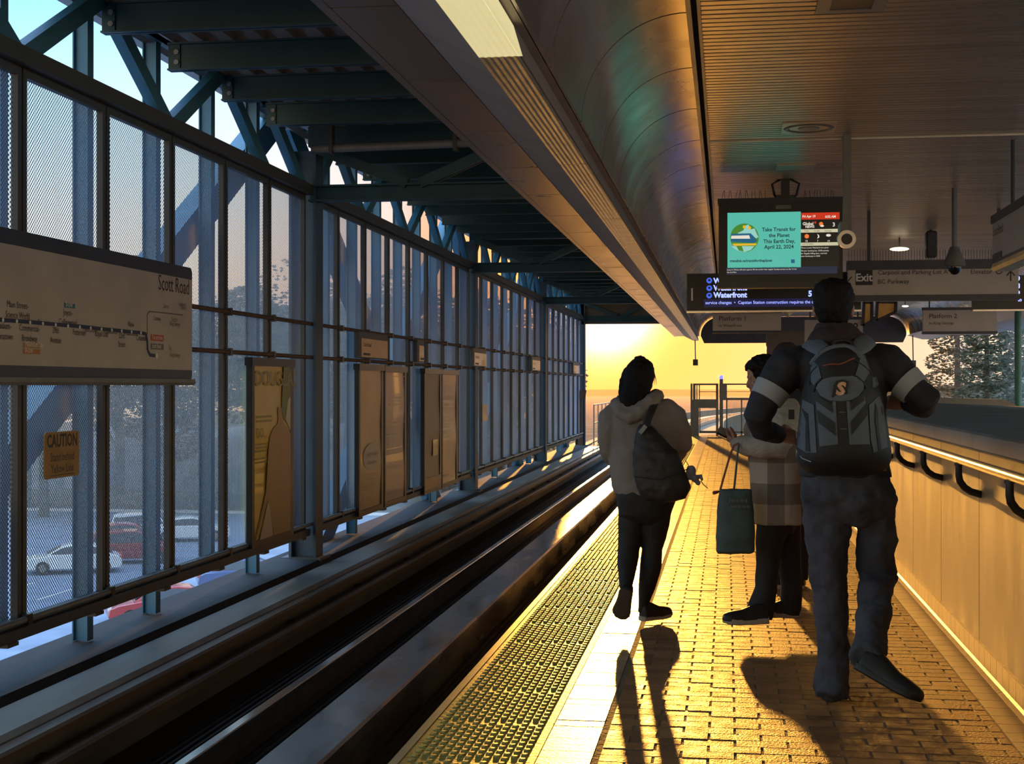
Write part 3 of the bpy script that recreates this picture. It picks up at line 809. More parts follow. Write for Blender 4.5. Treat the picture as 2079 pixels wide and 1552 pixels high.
g = G(); rs = []
for k in range(31):
    x = 17 + 90 * k / 30; y = 136 + .3 * k; h = min(26, 3 + 2.4 * k) + 2.5 * noise.noise(Vector((k * .6, 9, 0)))
    rs.append([Vector((x, y - 14, GZ)), Vector((x, y - 9, GZ + h * .45)), Vector((x, y - 4, GZ + h * .8)), Vector((x, y, GZ + h)), Vector((x, y + 8, GZ))])
g.rings(rs)
struct(g, 'hillside', mat('wooded_slope', (.10, .125, .12), .95, var=.6, scale=.45, bump=.8, bscale=2), 'hazy green wooded slope behind the conifers on the right', 'hillside')

# guideways running on beyond the station
def ribbon(g, path, prof):
    rs = []
    for i, p in enumerate(path):
        d = (path[min(i + 1, len(path) - 1)] - path[max(i - 1, 0)]).normalized(); r = Vector((d.y, -d.x, 0))
        rs.append([p + r * a + Vector((0, 0, b2)) for a, b2 in prof])
    g.rings(rs)
def path(x0, y0, straight, radius, n=40, step=6.0, sgn=1):
    pts = []; x, y, a = x0, y0, 0.0
    for i in range(n):
        pts.append(Vector((x, y, 0)))
        if i * step > straight: a += step / radius * sgn
        x += math.sin(a) * step; y += math.cos(a) * step
    return pts
for nm, x0, lab in (('left', -2.45, 'elevated guideway running on from the near track and curving right'), ('right', 7.4, 'elevated guideway running on from the far track and curving right')):
    pa = path(x0, 47.0, 26, 210)
    t = thing('guideway', (x0, 47, GZ), lab, 'guideway')
    g = G(); ribbon(g, pa, [(-2.3, -1.9), (2.3, -1.9), (2.3, -.55), (2.05, -.55), (2.05, -1.05), (-2.05, -1.05), (-2.05, -.55), (-2.3, -.55)]); g.build('deck', M['viaduct'], t)
    for xo, z0, w, h, m, n2 in ((-.72, -.83, .07, .2, 'rail', 'running_rail'), (.72, -.83, .07, .2, 'rail', 'running_rail'), (0, -.76, .36, .28, 'aluminium', 'reaction_rail')):
        g = G(); ribbon(g, pa, [(xo - w / 2, z0 - h), (xo + w / 2, z0 - h), (xo + w / 2, z0), (xo - w / 2, z0)]); g.build(n2, M[m], t)
    for k in (4, 9, 14, 19, 24, 29, 34):
        p = pa[k]; G().tube([(p.x, p.y, GZ), (p.x, p.y, -1.9)], .8, 14).build('pier', M['viaduct'], t)

# walkway railing and the small post past the end of the perforated wall
def guard(pts, name, label, h=1.05, step=1.5, r=.02):
    t = thing(name, pts[0], label, 'railing')
    pts = [Vector(p) for p in pts]
    for hh in (h, h * .55):
        G().tube([p + Vector((0, 0, hh)) for p in pts], r, 8).build('top_rail' if hh == h else 'mid_rail', M['midgrey'], t)
    for a, b2 in zip(pts[:-1], pts[1:]):
        n = max(1, round((b2 - a).length / step))
        for k in range(n + 1):
            p = a.lerp(b2, k / n); G().cyl(p, p + Vector((0, 0, h)), r, n=8).build('post', M['midgrey'], t)
guard([(-4.25, 45.9, -.55), (-4.25, 58, -.55), (-3.9, 74, -.55)], 'guardrail', 'walkway guardrail beside the track past the perforated wall', 1.3)
guard([(-4.1, 46.6, -.55), (-4.1, 47.5, -.55)], 'guardrail', 'short railing stub at the end of the walkway ledge', .95, .9)
g = G(); g.box(-4.44, -3.6, 45.5, 78, -.62, -.56)
struct(g, 'walkway', M['viaduct'], 'sunlit emergency walkway beyond the station', 'walkway')
a = P(1178, 812, Y=45.0)
t = thing('sign_post', (a.x, 45.0, -.57), 'dark post with a tilted square sign at the end of the perforated wall', 'post')
g = G(); g.box(a.x - .07, a.x + .07, 44.9, 45.05, -.57, P(1178, 808, Y=45).z); g.build('post', M['rust'], t)
b2 = P(1184, 802, Y=45)
g = G(); g.prism([(b2.x - .12, b2.z - .14), (b2.x + .08, b2.z - .10), (b2.x + .12, b2.z + .14), (b2.x - .10, b2.z + .14)], 'Y', 44.86, 44.89); g.build('plate', M['rust'], t)

# gate, equipment post and mesh fence closing the end of the platform
YG = 39.6
def Q(px, py, Y=YG): return P(px, py, Y=Y)
def rect(g, x0, y0, x1, y1, d=.06, Y=YG):
    a, b2 = Q(x0, y0, Y), Q(x1, y1, Y); g.box(min(a.x, b2.x), max(a.x, b2.x), Y - d / 2, Y + d / 2, min(a.z, b2.z), max(a.z, b2.z))
t = thing('gate', (Q(1430, 885).x, YG, 0), 'metal platform end gate with a sign panel, left of the post with the blue light', 'gate')
g = G(); rect(g, 1402, 779, 1406, 886); rect(g, 1407, 779, 1412, 886); rect(g, 1402, 812, 1419, 886, .05); g.build('gate_post', M['midgrey'], t)
g = G(); rect(g, 1409, 779, 1456, 782.5); rect(g, 1453.5, 779, 1458.5, 889); rect(g, 1421, 875, 1455, 880); rect(g, 1420, 829, 1422, 880); g.build('gate_frame', M['midgrey'], t)
g = G(); rect(g, 1420, 795, 1455, 796.5, .02); rect(g, 1414, 782, 1416, 811, .03); rect(g, 1419, 782, 1421, 811, .03); g.build('gate_bars', M['midgrey'], t)
g = G(); rect(g, 1410, 811, 1455, 829, .04); g.build('sign_panel', M['midgrey'], t)
t = thing('equipment_post', (Q(1466, 886).x, YG, 0), 'equipment post carrying a small blue light beside the platform end gate', 'post')
g = G(); rect(g, 1460.5, 779, 1476, 812, .2); rect(g, 1461, 812, 1468, 886, .12); rect(g, 1461, 770, 1468, 779, .1); g.build('post', M['midgrey'], t)
g = G(); c = Q(1464.3, 766.5); g.ell(c, .058); g.build('blue_light', emis('blue_lamp', (.08, .08, 1, 1), 4.0), t, smooth=True)
t = thing('mesh_fence', (Q(1500, 885).x, YG, 0), 'wire mesh fence panels right of the equipment post', 'fence')
g = G(); rect(g, 1468, 779, 1600, 782); rect(g, 1466, 808, 1600, 813); rect(g, 1475, 876, 1600, 880); rect(g, 1468, 795, 1600, 796, .02); g.build('rails', M['midgrey'], t)
g = G()
for k in range(5): rect(g, 1474 + 30 * k, 812, 1477 + 30 * k, 887)
g.build('posts', M['midgrey'], t)
g = G()
for k in range(60): rect(g, 1478 + 2 * k, 813, 1478.5 + 2 * k, 876, .006)
for k in range(30): rect(g, 1477, 814 + 2.1 * k, 1598, 814.5 + 2.1 * k, .006)
g.build('wire_mesh', M['midgrey'], t)
t = thing('tower', (P(2052, 833, Y=215).x, 215, GZ), 'pale blue slim tower with an antenna among the trees at the right edge', 'tower')
a, b2 = P(2044, 833, Y=215), P(2061, 782, Y=215)
g = G(); g.box(a.x, b2.x, 214.5, 216, GZ, b2.z); g.box(b2.x, b2.x + .5, 214.5, 216, GZ, b2.z - 2.3); g.build('shaft', mat('pale_tower', (.45, .6, .8), .5), t)
g = G(); g.cyl((a.x + .35, 215, b2.z), (a.x + .35, 215, b2.z + 1.9), .09, .03); g.build('antenna', M['midgrey'], t)
a = P(2067, 700, Y=30)
t = tag(G().tube([(a.x, 30, -1), (a.x, 30, 3.0)], .07, 12).build('canopy_post', mat('green_post', (.05, .16, .10), .5)), 'slim green post under the far canopy at the right edge', 'post')
g = G(); g.box(6.6, 9.8, -6, 47, -1.3, -1.05)
struct(g, 'guideway_bed_far', M['trough'], 'track bed of the far track', 'track bed')
g = G()
n = 40
vs = []
for k in range(n + 1):
    a = -1.2 + 2.2 * k / n; d = 1150
    vs.append((math.sin(a) * d, math.cos(a) * d, GZ)); hgt = 5 + 9 * noise.noise(Vector((k * .35, 2.1, 0))) + (70 if a > .12 else 0) * min(1, max(0, (a - .12) * 3))
    vs.append((math.sin(a) * d, math.cos(a) * d + 120, GZ + max(5, hgt * .7)))
g.add(vs, [(2 * k, 2 * k + 2, 2 * k + 3, 2 * k + 1) for k in range(n)])
struct(g, 'hills', mat('far_hills', (.05, .035, .02), 1.0, spec=.0, var=.4, scale=.02), 'low wooded hills on the hazy horizon', 'hills')

# morning haze over the ground beyond the station
g = G(); g.prism([(-17, 75), (14, 75), (70, 1000), (-190, 1000)], 'Z', GZ + .2, 60)
hz = g.build('haze', M['black']); tag(hz, 'golden morning haze lying over the ground beyond the station', 'haze', kind='stuff')
hm = bpy.data.materials.new('morning_haze'); hm.use_nodes = True; t = hm.node_tree; t.nodes.clear()
vs_ = t.nodes.new('ShaderNodeVolumeScatter'); vs_.inputs['Color'].default_value = (1.0, .52, .13, 1); vs_.inputs['Density'].default_value = .0006; vs_.inputs['Anisotropy'].default_value = .35
o_ = t.nodes.new('ShaderNodeOutputMaterial'); t.links.new(vs_.outputs[0], o_.inputs['Volume'])
hz.data.materials.clear(); hz.data.materials.append(hm)

# ------------------------------------------------------------------ signs and posters on the perforated wall
RT, UP = (0, 1, 0), (0, 0, 1)       # reading direction on the left wall, seen from the platform
XS = -4.42
_q, _w = P(390, 545, X=XS), P(390, 780, X=XS)
ya, yb2, sz0, sz1 = 6.0, _q.y, _w.z, _q.z
t = thing('station_sign', (XS, 9.0, 1.42), 'large white station name sign with a route diagram at the left edge of the photo', 'sign')
def rrect(y0, y1, z0, z1, r, n=6, corners=(1, 1, 1, 1)):
    pr = []
    for cy, cz, a0, on in ((y1 - r, z0 + r, -90, corners[0]), (y1 - r, z1 - r, 0, corners[1]), (y0 + r, z1 - r, 90, corners[2]), (y0 + r, z0 + r, 180, corners[3])):
        for k in range(n + 1):
            a = math.radians(a0 + 90 * k / n); pr.append((cy + r * math.cos(a), cz + r * math.sin(a)))
    return pr
g = G(); g.prism(rrect(ya, yb2, sz0 + .03, sz1, .045), 'X', XS - .14, XS); g.build('housing', M['signdark'], t)
g = G(); g.box(XS, XS + .004, ya, yb2 - .012, sz0 + .115, sz1 - .10); g.build('face', M['signwhite'], t)
g = G(); g.prism([(XS - .12, sz0 - .01), (XS + .03, sz0 - .01), (XS + .045, sz0 + .01), (XS + .04, sz0 + .04), (XS - .12, sz0 + .04)], 'Y', ya, yb2 - .03); g.build('light_lip', M['midgrey'], t)
XF = XS + .005
def wt(g, s, px, py, size, align='LEFT', sx=.9, bold=0.0):
    p = P(px, py, X=XF); g.text(s, p, RT, UP, size, align, .001, sx, bold)
g = G(); p = P(321, 588, X=XF); g.text('Scott Road', (XF, p.y, p.z), RT, UP, .12, 'LEFT', .001, .84)
for sx_, sy_, a_, b_ in ((36, 626, 'Main Street-', 'Science World'), (91, 641, '', 'Nanaimo'), (138, 641, 'Joyce-', 'Collingwood'), (184, 656, '', 'Metrotown'), (226, 660, '', 'Edmonds'), (266, 664, 'New', 'Westminster')):
    if a_: wt(g, a_, sx_, sy_, .042, 'CENTER')
    p = P(sx_, sy_, X=XF); g.text(b_, (XF, p.y, p.z - .065), RT, UP, .042, 'CENTER', .001, .85)
for sx_, sy_, a_, b_ in ((8, 668, 'Stadium-', 'Chinatown'), (60, 673, 'Commercial-', 'Broadway'), (113, 677, '29th', 'Avenue'), (161, 681, 'Patterson', ''), (206, 684, 'Royal Oak', ''), (247, 687, '22nd', 'Street'), (287, 692, 'Columbia', '')):
    p = P(sx_, sy_, X=XF); g.text(a_, (XF, p.y, p.z), RT, UP, .042, 'CENTER', .001, .85)
    if b_: g.text(b_, (XF, p.y, p.z - .065), RT, UP, .042, 'CENTER', .001, .85)
g.build('lettering', M['ink'], t)
stops = [6, 34, 61, 87, 113, 138, 162, 184, 206, 227, 247, 267, 286]
line = [(-40, 645), (6, 650), (61, 654), (113, 659), (162, 663), (206, 668), (247, 672), (286, 676), (296, 678), (299, 690), (300, 712), (305, 721), (318, 723)]
pts = [P(a, b2, X=XF + .002) for a, b2 in line]
g = G()
for a, b2 in zip(pts[:-1], pts[1:]): g.bar(a, b2, .003, .026 if a.y < 10.6 else .014, UP)
g.build('route_line', M['inkblue'], t)
for px in stops:
    py = 650 + (px - 6) * (676 - 650) / 280.; p = P(px, py, X=XF + .004); G().tube([p, p + Vector((.002, 0, 0))], .013, 10).build('station_dot', M['white'], t)
p = P(318, 723, X=XF + .004); G().tube([p, p + Vector((.002, 0, 0))], .024, 10).build('station_dot', M['white'], t)
g = G(); pts = [P(a, b2, X=XF + .001) for a, b2 in ((299, 680), (299, 640), (303, 633), (318, 634), (345, 637), (372, 640))]
for a, b2 in zip(pts[:-1], pts[1:]): g.bar(a, b2, .002, .010, UP)
for sx_, sy_, s_ in ((319, 651, 'Gateway'), (337, 626, 'Surrey'), (354, 653, 'Central'), (355, 662, 'King George'), (370, 622, 'Lougheed'), (372, 629, 'Centre'), (345, 712, 'To'), (355, 725, 'King George')):
    p = P(sx_, sy_, X=XF); g.text(s_, (XF, p.y, p.z), RT, UP, .036, 'CENTER', .001, .8)
g.build('faded_route', M['inkgrey'], t)
def block(px0, py0, px1, py1, m, txt=None):
    a, b2 = P(px0, py0, X=XF), P(px1, py1, X=XF)
    g = G(); g.box(XF, XF + .002, a.y, b2.y, b2.z, a.z); o = g.build('route_tag', m, t)
    if txt:
        g = G()
        for k, s_ in enumerate(txt): g.text(s_, (XF + .002, a.y + .02, a.z - (k + .75) * (a.z - b2.z) / len(txt)), RT, UP, .036, 'LEFT', .001, .75)
        o2 = g.build('tag_lettering', M['white'], o)
block(130, 615, 152, 627, M['tealprint'], ['B-Line'])
block(47, 696, 81, 708, M['cautiony'], ['Millennium Line']); block(47, 708, 81, 720, M['orange'], ['B-Line'])
block(306, 679, 332, 694, M['red'], ['You are here']); block(306, 697, 332, 711, M['inkgrey'], ['Scott Road'])

t = thing('caution_sign', (-4.56, 9.37, .74), 'orange caution notice fixed to the perforated panel below the station sign', 'sign')
a, b2 = P(90, 879, X=-4.565), P(160, 965, X=-4.565)
g = G(); g.prism(rrect(a.y, b2.y, b2.z, a.z, .03), 'X', -4.572, -4.562); g.build('plate', M['cautiony'], t)
g = G(); w = b2.y - a.y; h = a.z - b2.z; cy = (a.y + b2.y) / 2
g.text('CAUTION', (-4.562, cy, a.z - h * .32), RT, UP, .085, 'CENTER', .001, .82, .004)
g.text('Stand behind', (-4.562, cy, a.z - h * .63), RT, UP, .058, 'CENTER', .001, .82); g.text('Yellow Line', (-4.562, cy, a.z - h * .88), RT, UP, .058, 'CENTER', .001, .86)
g.build('lettering', M['ink'], t)
G().box(-4.562, -4.561, cy - w * .36, cy + w * .36, b2.z + h * .055, b2.z + h * .07).build('underline', M['ink'], t)

def poster(y0, y1, z0, z1, m, label, deco=None, tilt=0.0):
    t = thing('poster', (-4.5, (y0 + y1) / 2, z0), label, 'poster', 'posters hung on the perforated wall')
    x = -4.49
    g = G(); f = .07
    g.box(x - .05, x + .01, y0, y0 + f, z0, z1); g.box(x - .05, x + .01, y1 - f * 1.6, y1, z0, z1)
    g.box(x - .05, x + .01, y0 + f, y1 - f * 1.6, z0, z0 + .06); g.box(x - .05, x + .03, y0 - .05, y1, z1 - .08, z1)
    g.build('frame', M['black'], t)
    g = G(); n = 10; ys0, ys1 = y0 + f, y1 - f * 1.6
    vs = []
    for k in range(n + 1):
        z = z0 + .06 + (z1 - .08 - z0 - .06) * k / n; bulge = .006 * math.sin(k * 1.1 + y0)
        vs += [(x + bulge, ys0, z), (x + bulge, ys1, z), (x - .03 + bulge, ys1, z), (x - .03 + bulge, ys0, z)]
    g.rings([vs[4 * k:4 * k + 4] for k in range(n + 1)]); g.build('sheet', m, t)
    if deco: deco(t, x + .009, ys0, ys1, z0 + .06, z1 - .08)
    return t
def flat(t, nm, m, x, pts):
    g = G(); vs = [Vector((x, p[0], p[1])) for p in pts]; tri = tessellate_polygon([[Vector((p[0], p[1], 0)) for p in pts]]); g.add(vs, [tuple(q) for q in tri]); return g.build(nm, m, t)
M['p_yellow'] = mat('poster_yellow', (.66, .40, .045), .35, var=.08, coat=.3)
M['p_olive'] = mat('poster_olive', (.30, .22, .03), .4, var=.08)
M['p_green'] = mat('poster_green', (.12, .15, .03), .4, var=.05)
M['p_brown'] = mat('poster_brown', (.40, .20, .07), .4, var=.08)
M['p_tan'] = mat('poster_tan', (.60, .36, .17), .38, var=.12, scale=1.5, coat=.2)
M['p_pink'] = mat('poster_pink', (.56, .36, .25), .38, var=.1, scale=1.5, coat=.2)
M['p_dark'] = mat('poster_umber', (.20, .13, .065), .42, var=.15, scale=1.5)
M['p_pale'] = mat('poster_pale', (.55, .42, .28), .4, var=.05)
def deco1(t, x, a, b2, z0, z1):
    w, h = b2 - a, z1 - z0; U = lambda u, v: (a + w * u, z0 + h * v)
    flat(t, 'print_panel', M['p_green'], x + .001, [U(.80, 1), U(1, 1), U(1, .64), U(.80, .68), U(.74, .75)])
    flat(t, 'print_shape', M['p_pale'], x + .002, [U(.93, .80), U(1, .82), U(1, .61), U(.90, .66), U(.86, .68)])
    flat(t, 'print_figure', M['p_brown'], x + .003, [U(.62, .74), U(.66, .76), U(.74, .75), U(.76, .70), U(.80, .655), U(.92, .63), U(1, .59), U(1, .0), U(.52, .0), U(.36, .22), U(.02, .0), U(.0, .0), U(.30, .27), U(.36, .50), U(.40, .58), U(.48, .63), U(.62, .66), U(.64, .70)])
    flat(t, 'print_wedge', M['p_pink'], x + .004, [U(.12, .0), U(.50, .0), U(.38, .20), U(.34, .20)])
    g = G(); g.text('DOUGLAS', (x + .001, a + .02, z0 + h * .885), RT, UP, .15, 'LEFT', .001, 1.32)
    for k, (sz, zz) in enumerate(((.05, .70), (.05, .675), (.1, .585), (.03, .545), (.03, .525), (.03, .505), (.03, .46), (.03, .44))): 
        if sz > .08: g.text('DO.', (x + .001, a + .05, z0 + h * zz), RT, UP, sz, 'LEFT', .001, 1)
        else: g.box(x, x + .001, a + .04, a + .04 + w * (.42 if sz > .04 else .3), z0 + h * zz, z0 + h * zz + sz * .45)
    g.build('lettering', M['p_olive'], t)
poster(13.05, 14.36, -.165, 1.665, M['p_yellow'], 'yellow college poster with a brown figure, left of the nearest steel column', deco1)
def deco2(t, x, a, b2, z0, z1):
    w, h = b2 - a, z1 - z0; cy, cz, r = a + w * .54, z0 + h * .37, .36
    flat(t, 'print_circle', M['p_pale'], x + .001, [(cy + r * 1.25 * math.cos(k * math.pi / 16), cz + r * .48 * math.sin(k * math.pi / 16)) for k in range(32)])
    g = G(); g.text('Register Now', (x + .003, cy, cz + .01), RT, UP, .062, 'CENTER', .001, 1.1); g.text('douglascollege.ca', (x + .003, cy, cz - .09), RT, UP, .05, 'CENTER', .001, .95); g.build('circle_lettering', M['p_brown'], t)
    g = G()
    for k in range(7): g.box(x, x + .001, a + w * .1, a + w * R.uniform(.6, .85), z0 + h * (.245 - .018 * k), z0 + h * (.249 - .018 * k))
    g.text('D', (x, a + w * .12, z0 + .06), RT, UP, .13, 'LEFT', .001, 1); g.text('Douglas', (x, a + w * .36, z0 + .09), RT, UP, .06, 'LEFT', .001, 1)
    g.build('lettering', M['p_pale'], t)
def deco3(t, x, a, b2, z0, z1):
    w, h = b2 - a, z1 - z0; g = G()
    g.box(x, x + .001, a, b2, z0 + h * .965, z0 + h * .97); g.box(x, x + .001, a, b2, z0 + h * .60, z0 + h * .604)
    for k in range(3): g.box(x, x + .001, a + w * .2, a + w * .8, z0 + h * (.80 - .03 * k), z0 + h * (.812 - .03 * k))
    for k in range(9): g.box(x, x + .001, a + w * .1, a + w * R.uniform(.5, .7), z0 + h * (.56 - .025 * k), z0 + h * (.566 - .025 * k))
    for k in range(2): g.box(x, x + .001, a + w * .1, a + w * .5, z0 + h * (.07 - .02 * k), z0 + h * (.078 - .02 * k))
    g.build('lettering', M['p_pale'], t)
def deco4(t, x, a, b2, z0, z1):
    w, h = b2 - a, z1 - z0
    flat(t, 'print_square', M['p_tan'], x + .001, [(a + w * .5, z0 + h * .28), (a + w * .85, z0 + h * .28), (a + w * .85, z0 + h * .42), (a + w * .5, z0 + h * .42)])
    flat(t, 'print_band', M['p_brown'], x + .001, [(a, z0), (b2, z0), (b2, z0 + h * .1), (a, z0 + h * .1)])
def deco5(t, x, a, b2, z0, z1):
    w, h = b2 - a, z1 - z0; g = G()
    for k, s_ in enumerate(('ALL YOU', 'WE NEEDS', 'IS EEEF')): g.text(s_, (x, a + w * .04, z0 + h * (.84 - .075 * k)), RT, UP, .085, 'LEFT', .001, 1.5)
    g.box(x, x + .001, a, b2, z0 + h * .95, z0 + h * .955)
    for k in range(6): g.box(x, x + .001, a + w * .06, a + w * R.uniform(.4, .6), z0 + h * (.60 - .03 * k), z0 + h * (.607 - .03 * k))
    g.box(x, x + .001, a + w * .06, a + w * .5, z0 + h * .06, z0 + h * .075); g.build('lettering', M['p_pale'], t)
poster(17.04, 18.30, -.225, 1.665, M['p_tan'], 'tan college poster with a pale printed circle, right of the nearest steel column', deco2)
poster(18.37, 19.66, -.225, 1.655, M['p_pink'], 'pinkish text poster immediately right of the one with the pale circle', deco3)
poster(20.88, 22.16, -.25, 1.65, M['p_dark'], 'darkest brown poster, with a small square printed low down', deco4)
poster(22.22, 23.54, -.245, 1.645, M['p_tan'], 'tan poster with pale capital lettering, farthest right of the hung posters', deco5)
def smallsign(y0, y1, lab, txt):
    t = thing('name_sign', (-4.47, (y0 + y1) / 2, 1.74), lab, 'sign', 'small station name signs between the pipes')
    g = G(); g.box(-4.52, -4.46, y0, y1, 1.735, 2.06); g.build('housing', M['frame'], t)
    g = G(); g.box(-4.46, -4.455, y0 + .12, y1 - .02, 1.75, 1.98); g.build('face', M['p_tan'], t)
    g = G(); g.text(txt, (-4.454, y0 + .2, 1.88), RT, UP, .055, 'LEFT', .001, 1.1); g.box(-4.455, -4.454, y0 + .2, y0 + .55, 1.77, 1.80); g.build('lettering', M['ink'], t)
smallsign(16.95, 18.45, 'small name sign above the poster with the pale circle', 'Scott Road')
smallsign(20.28, 20.75, 'narrow small sign left of the darkest poster', '')
smallsign(24.9, 26.3, 'small tan name sign at the second steel column', 'Scott Road')
smallsign(32.6, 34.1, 'small tan name sign before the third steel column', 'Scott Road')
smallsign(41.6, 43.2, 'faint small name sign near the bright far end of the wall', 'Scott Road')
a, b2 = P(980, 822, X=-4.55), P(990, 854, X=-4.55)
tag(G().box(-4.57, -4.55, a.y, b2.y, b2.z, a.z).build('notice', M['p_tan']), 'small tan notice fixed alone on a panel beyond the second column', 'notice')

# ------------------------------------------------------------------ things hung over the platform
NR, NU = (1, 0, 0), (0, 0, 1)
def hq(px, py, Y): return P(px, py, Y=Y)
def hrect(g, x0, y0, x1, y1, Y, d0=0.0, d1=.05):
    a, b2 = hq(x0, y0, Y), hq(x1, y1, Y); g.box(a.x, b2.x, Y + d0, Y + d1, b2.z, a.z); return g
YT = 15.5
t = thing('screen', (.4, YT, 2.1), 'black framed information screen showing a turquoise transit notice', 'screen')
g = G(); hrect(g, 1459, 408, 1711, 575, YT, .0, .16); g.build('housing', M['black'], t)
hrect(G(), 1455, 574, 1720, 583, YT, -.01, .17).build('edge_trim', M['darkgrey'], t); hrect(G(), 1457, 404, 1712, 410, YT, -.005, .165).build('edge_trim', M['darkgrey'], t)
g = G(); hrect(g, 1575, 417, 1606, 424, YT, -.004, 0); o = g.build('maker_plate', M['midgrey'], t)
def em(nm, c, s=1.0): return emis(nm, srgb(*c), s)
S_ = dict(teal=em('screen_turquoise', (86, 190, 170), .8), dk=em('screen_black', (22, 20, 18), .6), red=em('screen_red', (205, 50, 25), .8), cream=em('screen_cream', (205, 200, 165), .8), navy=em('screen_navy', (30, 38, 60), .8),
          txt=em('screen_text', (18, 60, 70), .5), wht=em('screen_white', (225, 215, 200), .9), green=em('screen_green', (70, 135, 45), .8), gold=em('screen_gold', (225, 175, 45), .9), blue=em('screen_blue', (25, 95, 130), .8), pale=em('screen_pale', (150, 210, 200), .8), orange=em('screen_orange', (235, 120, 50), .9))
def spanel(nm, m, x0, y0, x1, y1, e):
    g = G(); hrect(g, x0, y0, x1, y1, YT, -.001 - e, 0); return g.build(nm, m, t)
spanel('display_notice', S_['teal'], 1477, 432.5, 1626, 543, .001)
spanel('display_news', S_['dk'], 1625, 432.5, 1704, 544, .0008)
spanel('display_ticker', S_['navy'], 1475, 543.5, 1700, 555.5, .001)
spanel('display_date_bar', S_['red'], 1627, 432.5, 1704.5, 445, .002)
spanel('display_bar', S_['cream'], 1626, 466, 1703, 471.5, .002); spanel('display_bar', S_['cream'], 1625.5, 493, 1702, 498.5, .002)
def stext(nm, m, items, e=.004):
    for s_, px, py, hpx, al in items:
        g = G(); p = hq(px, py, YT); g.text(s_, (p.x, YT - e, p.z), NR, NU, hpx * mpp(px, YT), al, .0, .95, .0012 if hpx > 4 else .0); g.build(nm, m, t)
stext('notice_lettering', S_['txt'], [('Take Transit for', 1581, 469.5, 7.5, 'CENTER'), ('the Planet', 1582, 481.5, 7.5, 'CENTER'), ('This Earth Day,', 1582, 493.5, 7.5, 'CENTER'), ('April 22, 2024', 1581.5, 505, 7.5, 'CENTER'), ('translink.ca/transitfortheplanet', 1482, 532.5, 5, 'LEFT')])
stext('news_lettering', S_['wht'], [('Fri Apr 19', 1629, 442, 4.6, 'LEFT'), ('6:32 AM', 1697, 442, 4.6, 'RIGHT'), ('Global', 1629.5, 457.5, 6, 'LEFT'), ('NEWS', 1635, 463, 4.8, 'LEFT'), ('3', 1690, 460, 8, 'LEFT'), ('18', 1637, 491.5, 4, 'CENTER'), ('7', 1660, 491.5, 4, 'CENTER'), ('19', 1682, 491.5, 4, 'CENTER'), ('Three Lower Mainland men given', 1626, 505, 3.0, 'LEFT'), ('30-year hunting ban, $18k penalty', 1626, 511, 3.0, 'LEFT'), ('for illegally killing deer, married', 1626, 516.5, 3.0, 'LEFT'), ('near Kamloops in 2020', 1626, 522, 3.0, 'LEFT'),
      ('Lines A, M/Line will start approx 30 min earlier than regular Sunday service on Apr 21 for', 1476, 549.5, 2.8, 'LEFT'), ('the Sun Run', 1476, 554.5, 2.8, 'LEFT')])
stext('bar_lettering', S_['dk'], [('Today', 1632, 470.5, 3, 'LEFT'), ('Tonight', 1652, 470.5, 3, 'LEFT'), ('Saturday', 1674, 470.5, 3, 'LEFT'), ('TOP STORIES', 1627, 497.5, 3, 'LEFT')])
def disc(nm, m, px, py, r, e, sq=1.0, poly=None):
    g = G(); pts = poly or [(px + r * math.cos(k * math.pi / 16), py + r * sq * math.sin(k * math.pi / 16)) for k in range(32)]
    vs = [hq(a, b2, YT) - Vector((0, e, 0)) for a, b2 in pts]; tri = tessellate_polygon([[Vector((a, b2, 0)) for a, b2 in pts]]); g.add(vs, [tuple(q) for q in tri]); return g.build(nm, m, t)
disc('globe', S_['green'], 1511.5, 483, 29, .003)
disc('globe_sea', S_['pale'], 0, 0, 0, .0035, poly=[(1497, 474), (1509, 468), (1514, 458), (1520, 456), (1524, 466), (1532, 464), (1536, 474), (1540, 482), (1530, 486), (1522, 478), (1508, 476)])
disc('globe_sea', S_['pale'], 0, 0, 0, .0035, poly=[(1485, 500), (1495, 500), (1500, 509), (1510, 511), (1506, 500), (1532, 500), (1524, 508), (1512, 512), (1500, 510), (1490, 505)])
disc('globe_flower', S_['gold'], 1511, 461, 3.2, .004); disc('globe_flower', S_['gold'], 1521.5, 463, 3.4, .004)
disc('train_picture', S_['blue'], 0, 0, 0, .004, poly=[(1485, 475), (1524, 474), (1534, 484), (1537, 490), (1530, 494), (1484, 491)])
disc('train_windows', S_['wht'], 0, 0, 0, .0045, poly=[(1485, 479), (1521, 478), (1523, 485), (1484, 485)])
disc('train_track', S_['gold'], 0, 0, 0, .0045, poly=[(1487, 495), (1536, 494.5), (1535, 498.5), (1489, 499.5)])
disc('weather_sun', S_['orange'], 1667, 455, 4.2, .003); disc('weather_cloud', S_['wht'], 1669, 459, 4, .0035, .5); disc('weather_sun', S_['orange'], 1638, 480, 4.5, .003)
disc('weather_moon', S_['wht'], 0, 0, 0, .003, poly=[(1659, 475), (1663, 478), (1663.5, 482), (1659, 485), (1661, 480)]); disc('weather_cloud', S_['wht'], 1682, 478, 5, .003, .55)
disc('logo_mark', S_['red'], 1655, 452, 2.3, .003); disc('logo_square', S_['blue'], 0, 0, 0, .003, poly=[(1606, 527), (1613.5, 527), (1613.5, 534.5), (1606, 534.5)])
g = G(); a = hq(1593, 408, YT + .1)
g.box(a.x - .04, a.x + .05, YT + .04, YT + .13, a.z - .01, 3.63); g.box(a.x - .09, a.x + .10, YT + .0, YT + .17, a.z - .01, a.z + .05)
g.build('hanger', M['black'], t)
g = G()
for dx in (-.12, .14): g.tube([(a.x + dx * .4, YT + .08, 3.62), (a.x + dx * 1.1, YT + .08, a.z + .18), (a.x + dx * .9, YT + .08, a.z + .06), (a.x + dx * .5, YT + .08, a.z + .0)], .014, 8)
g.build('cables', M['black'], t, smooth=True)

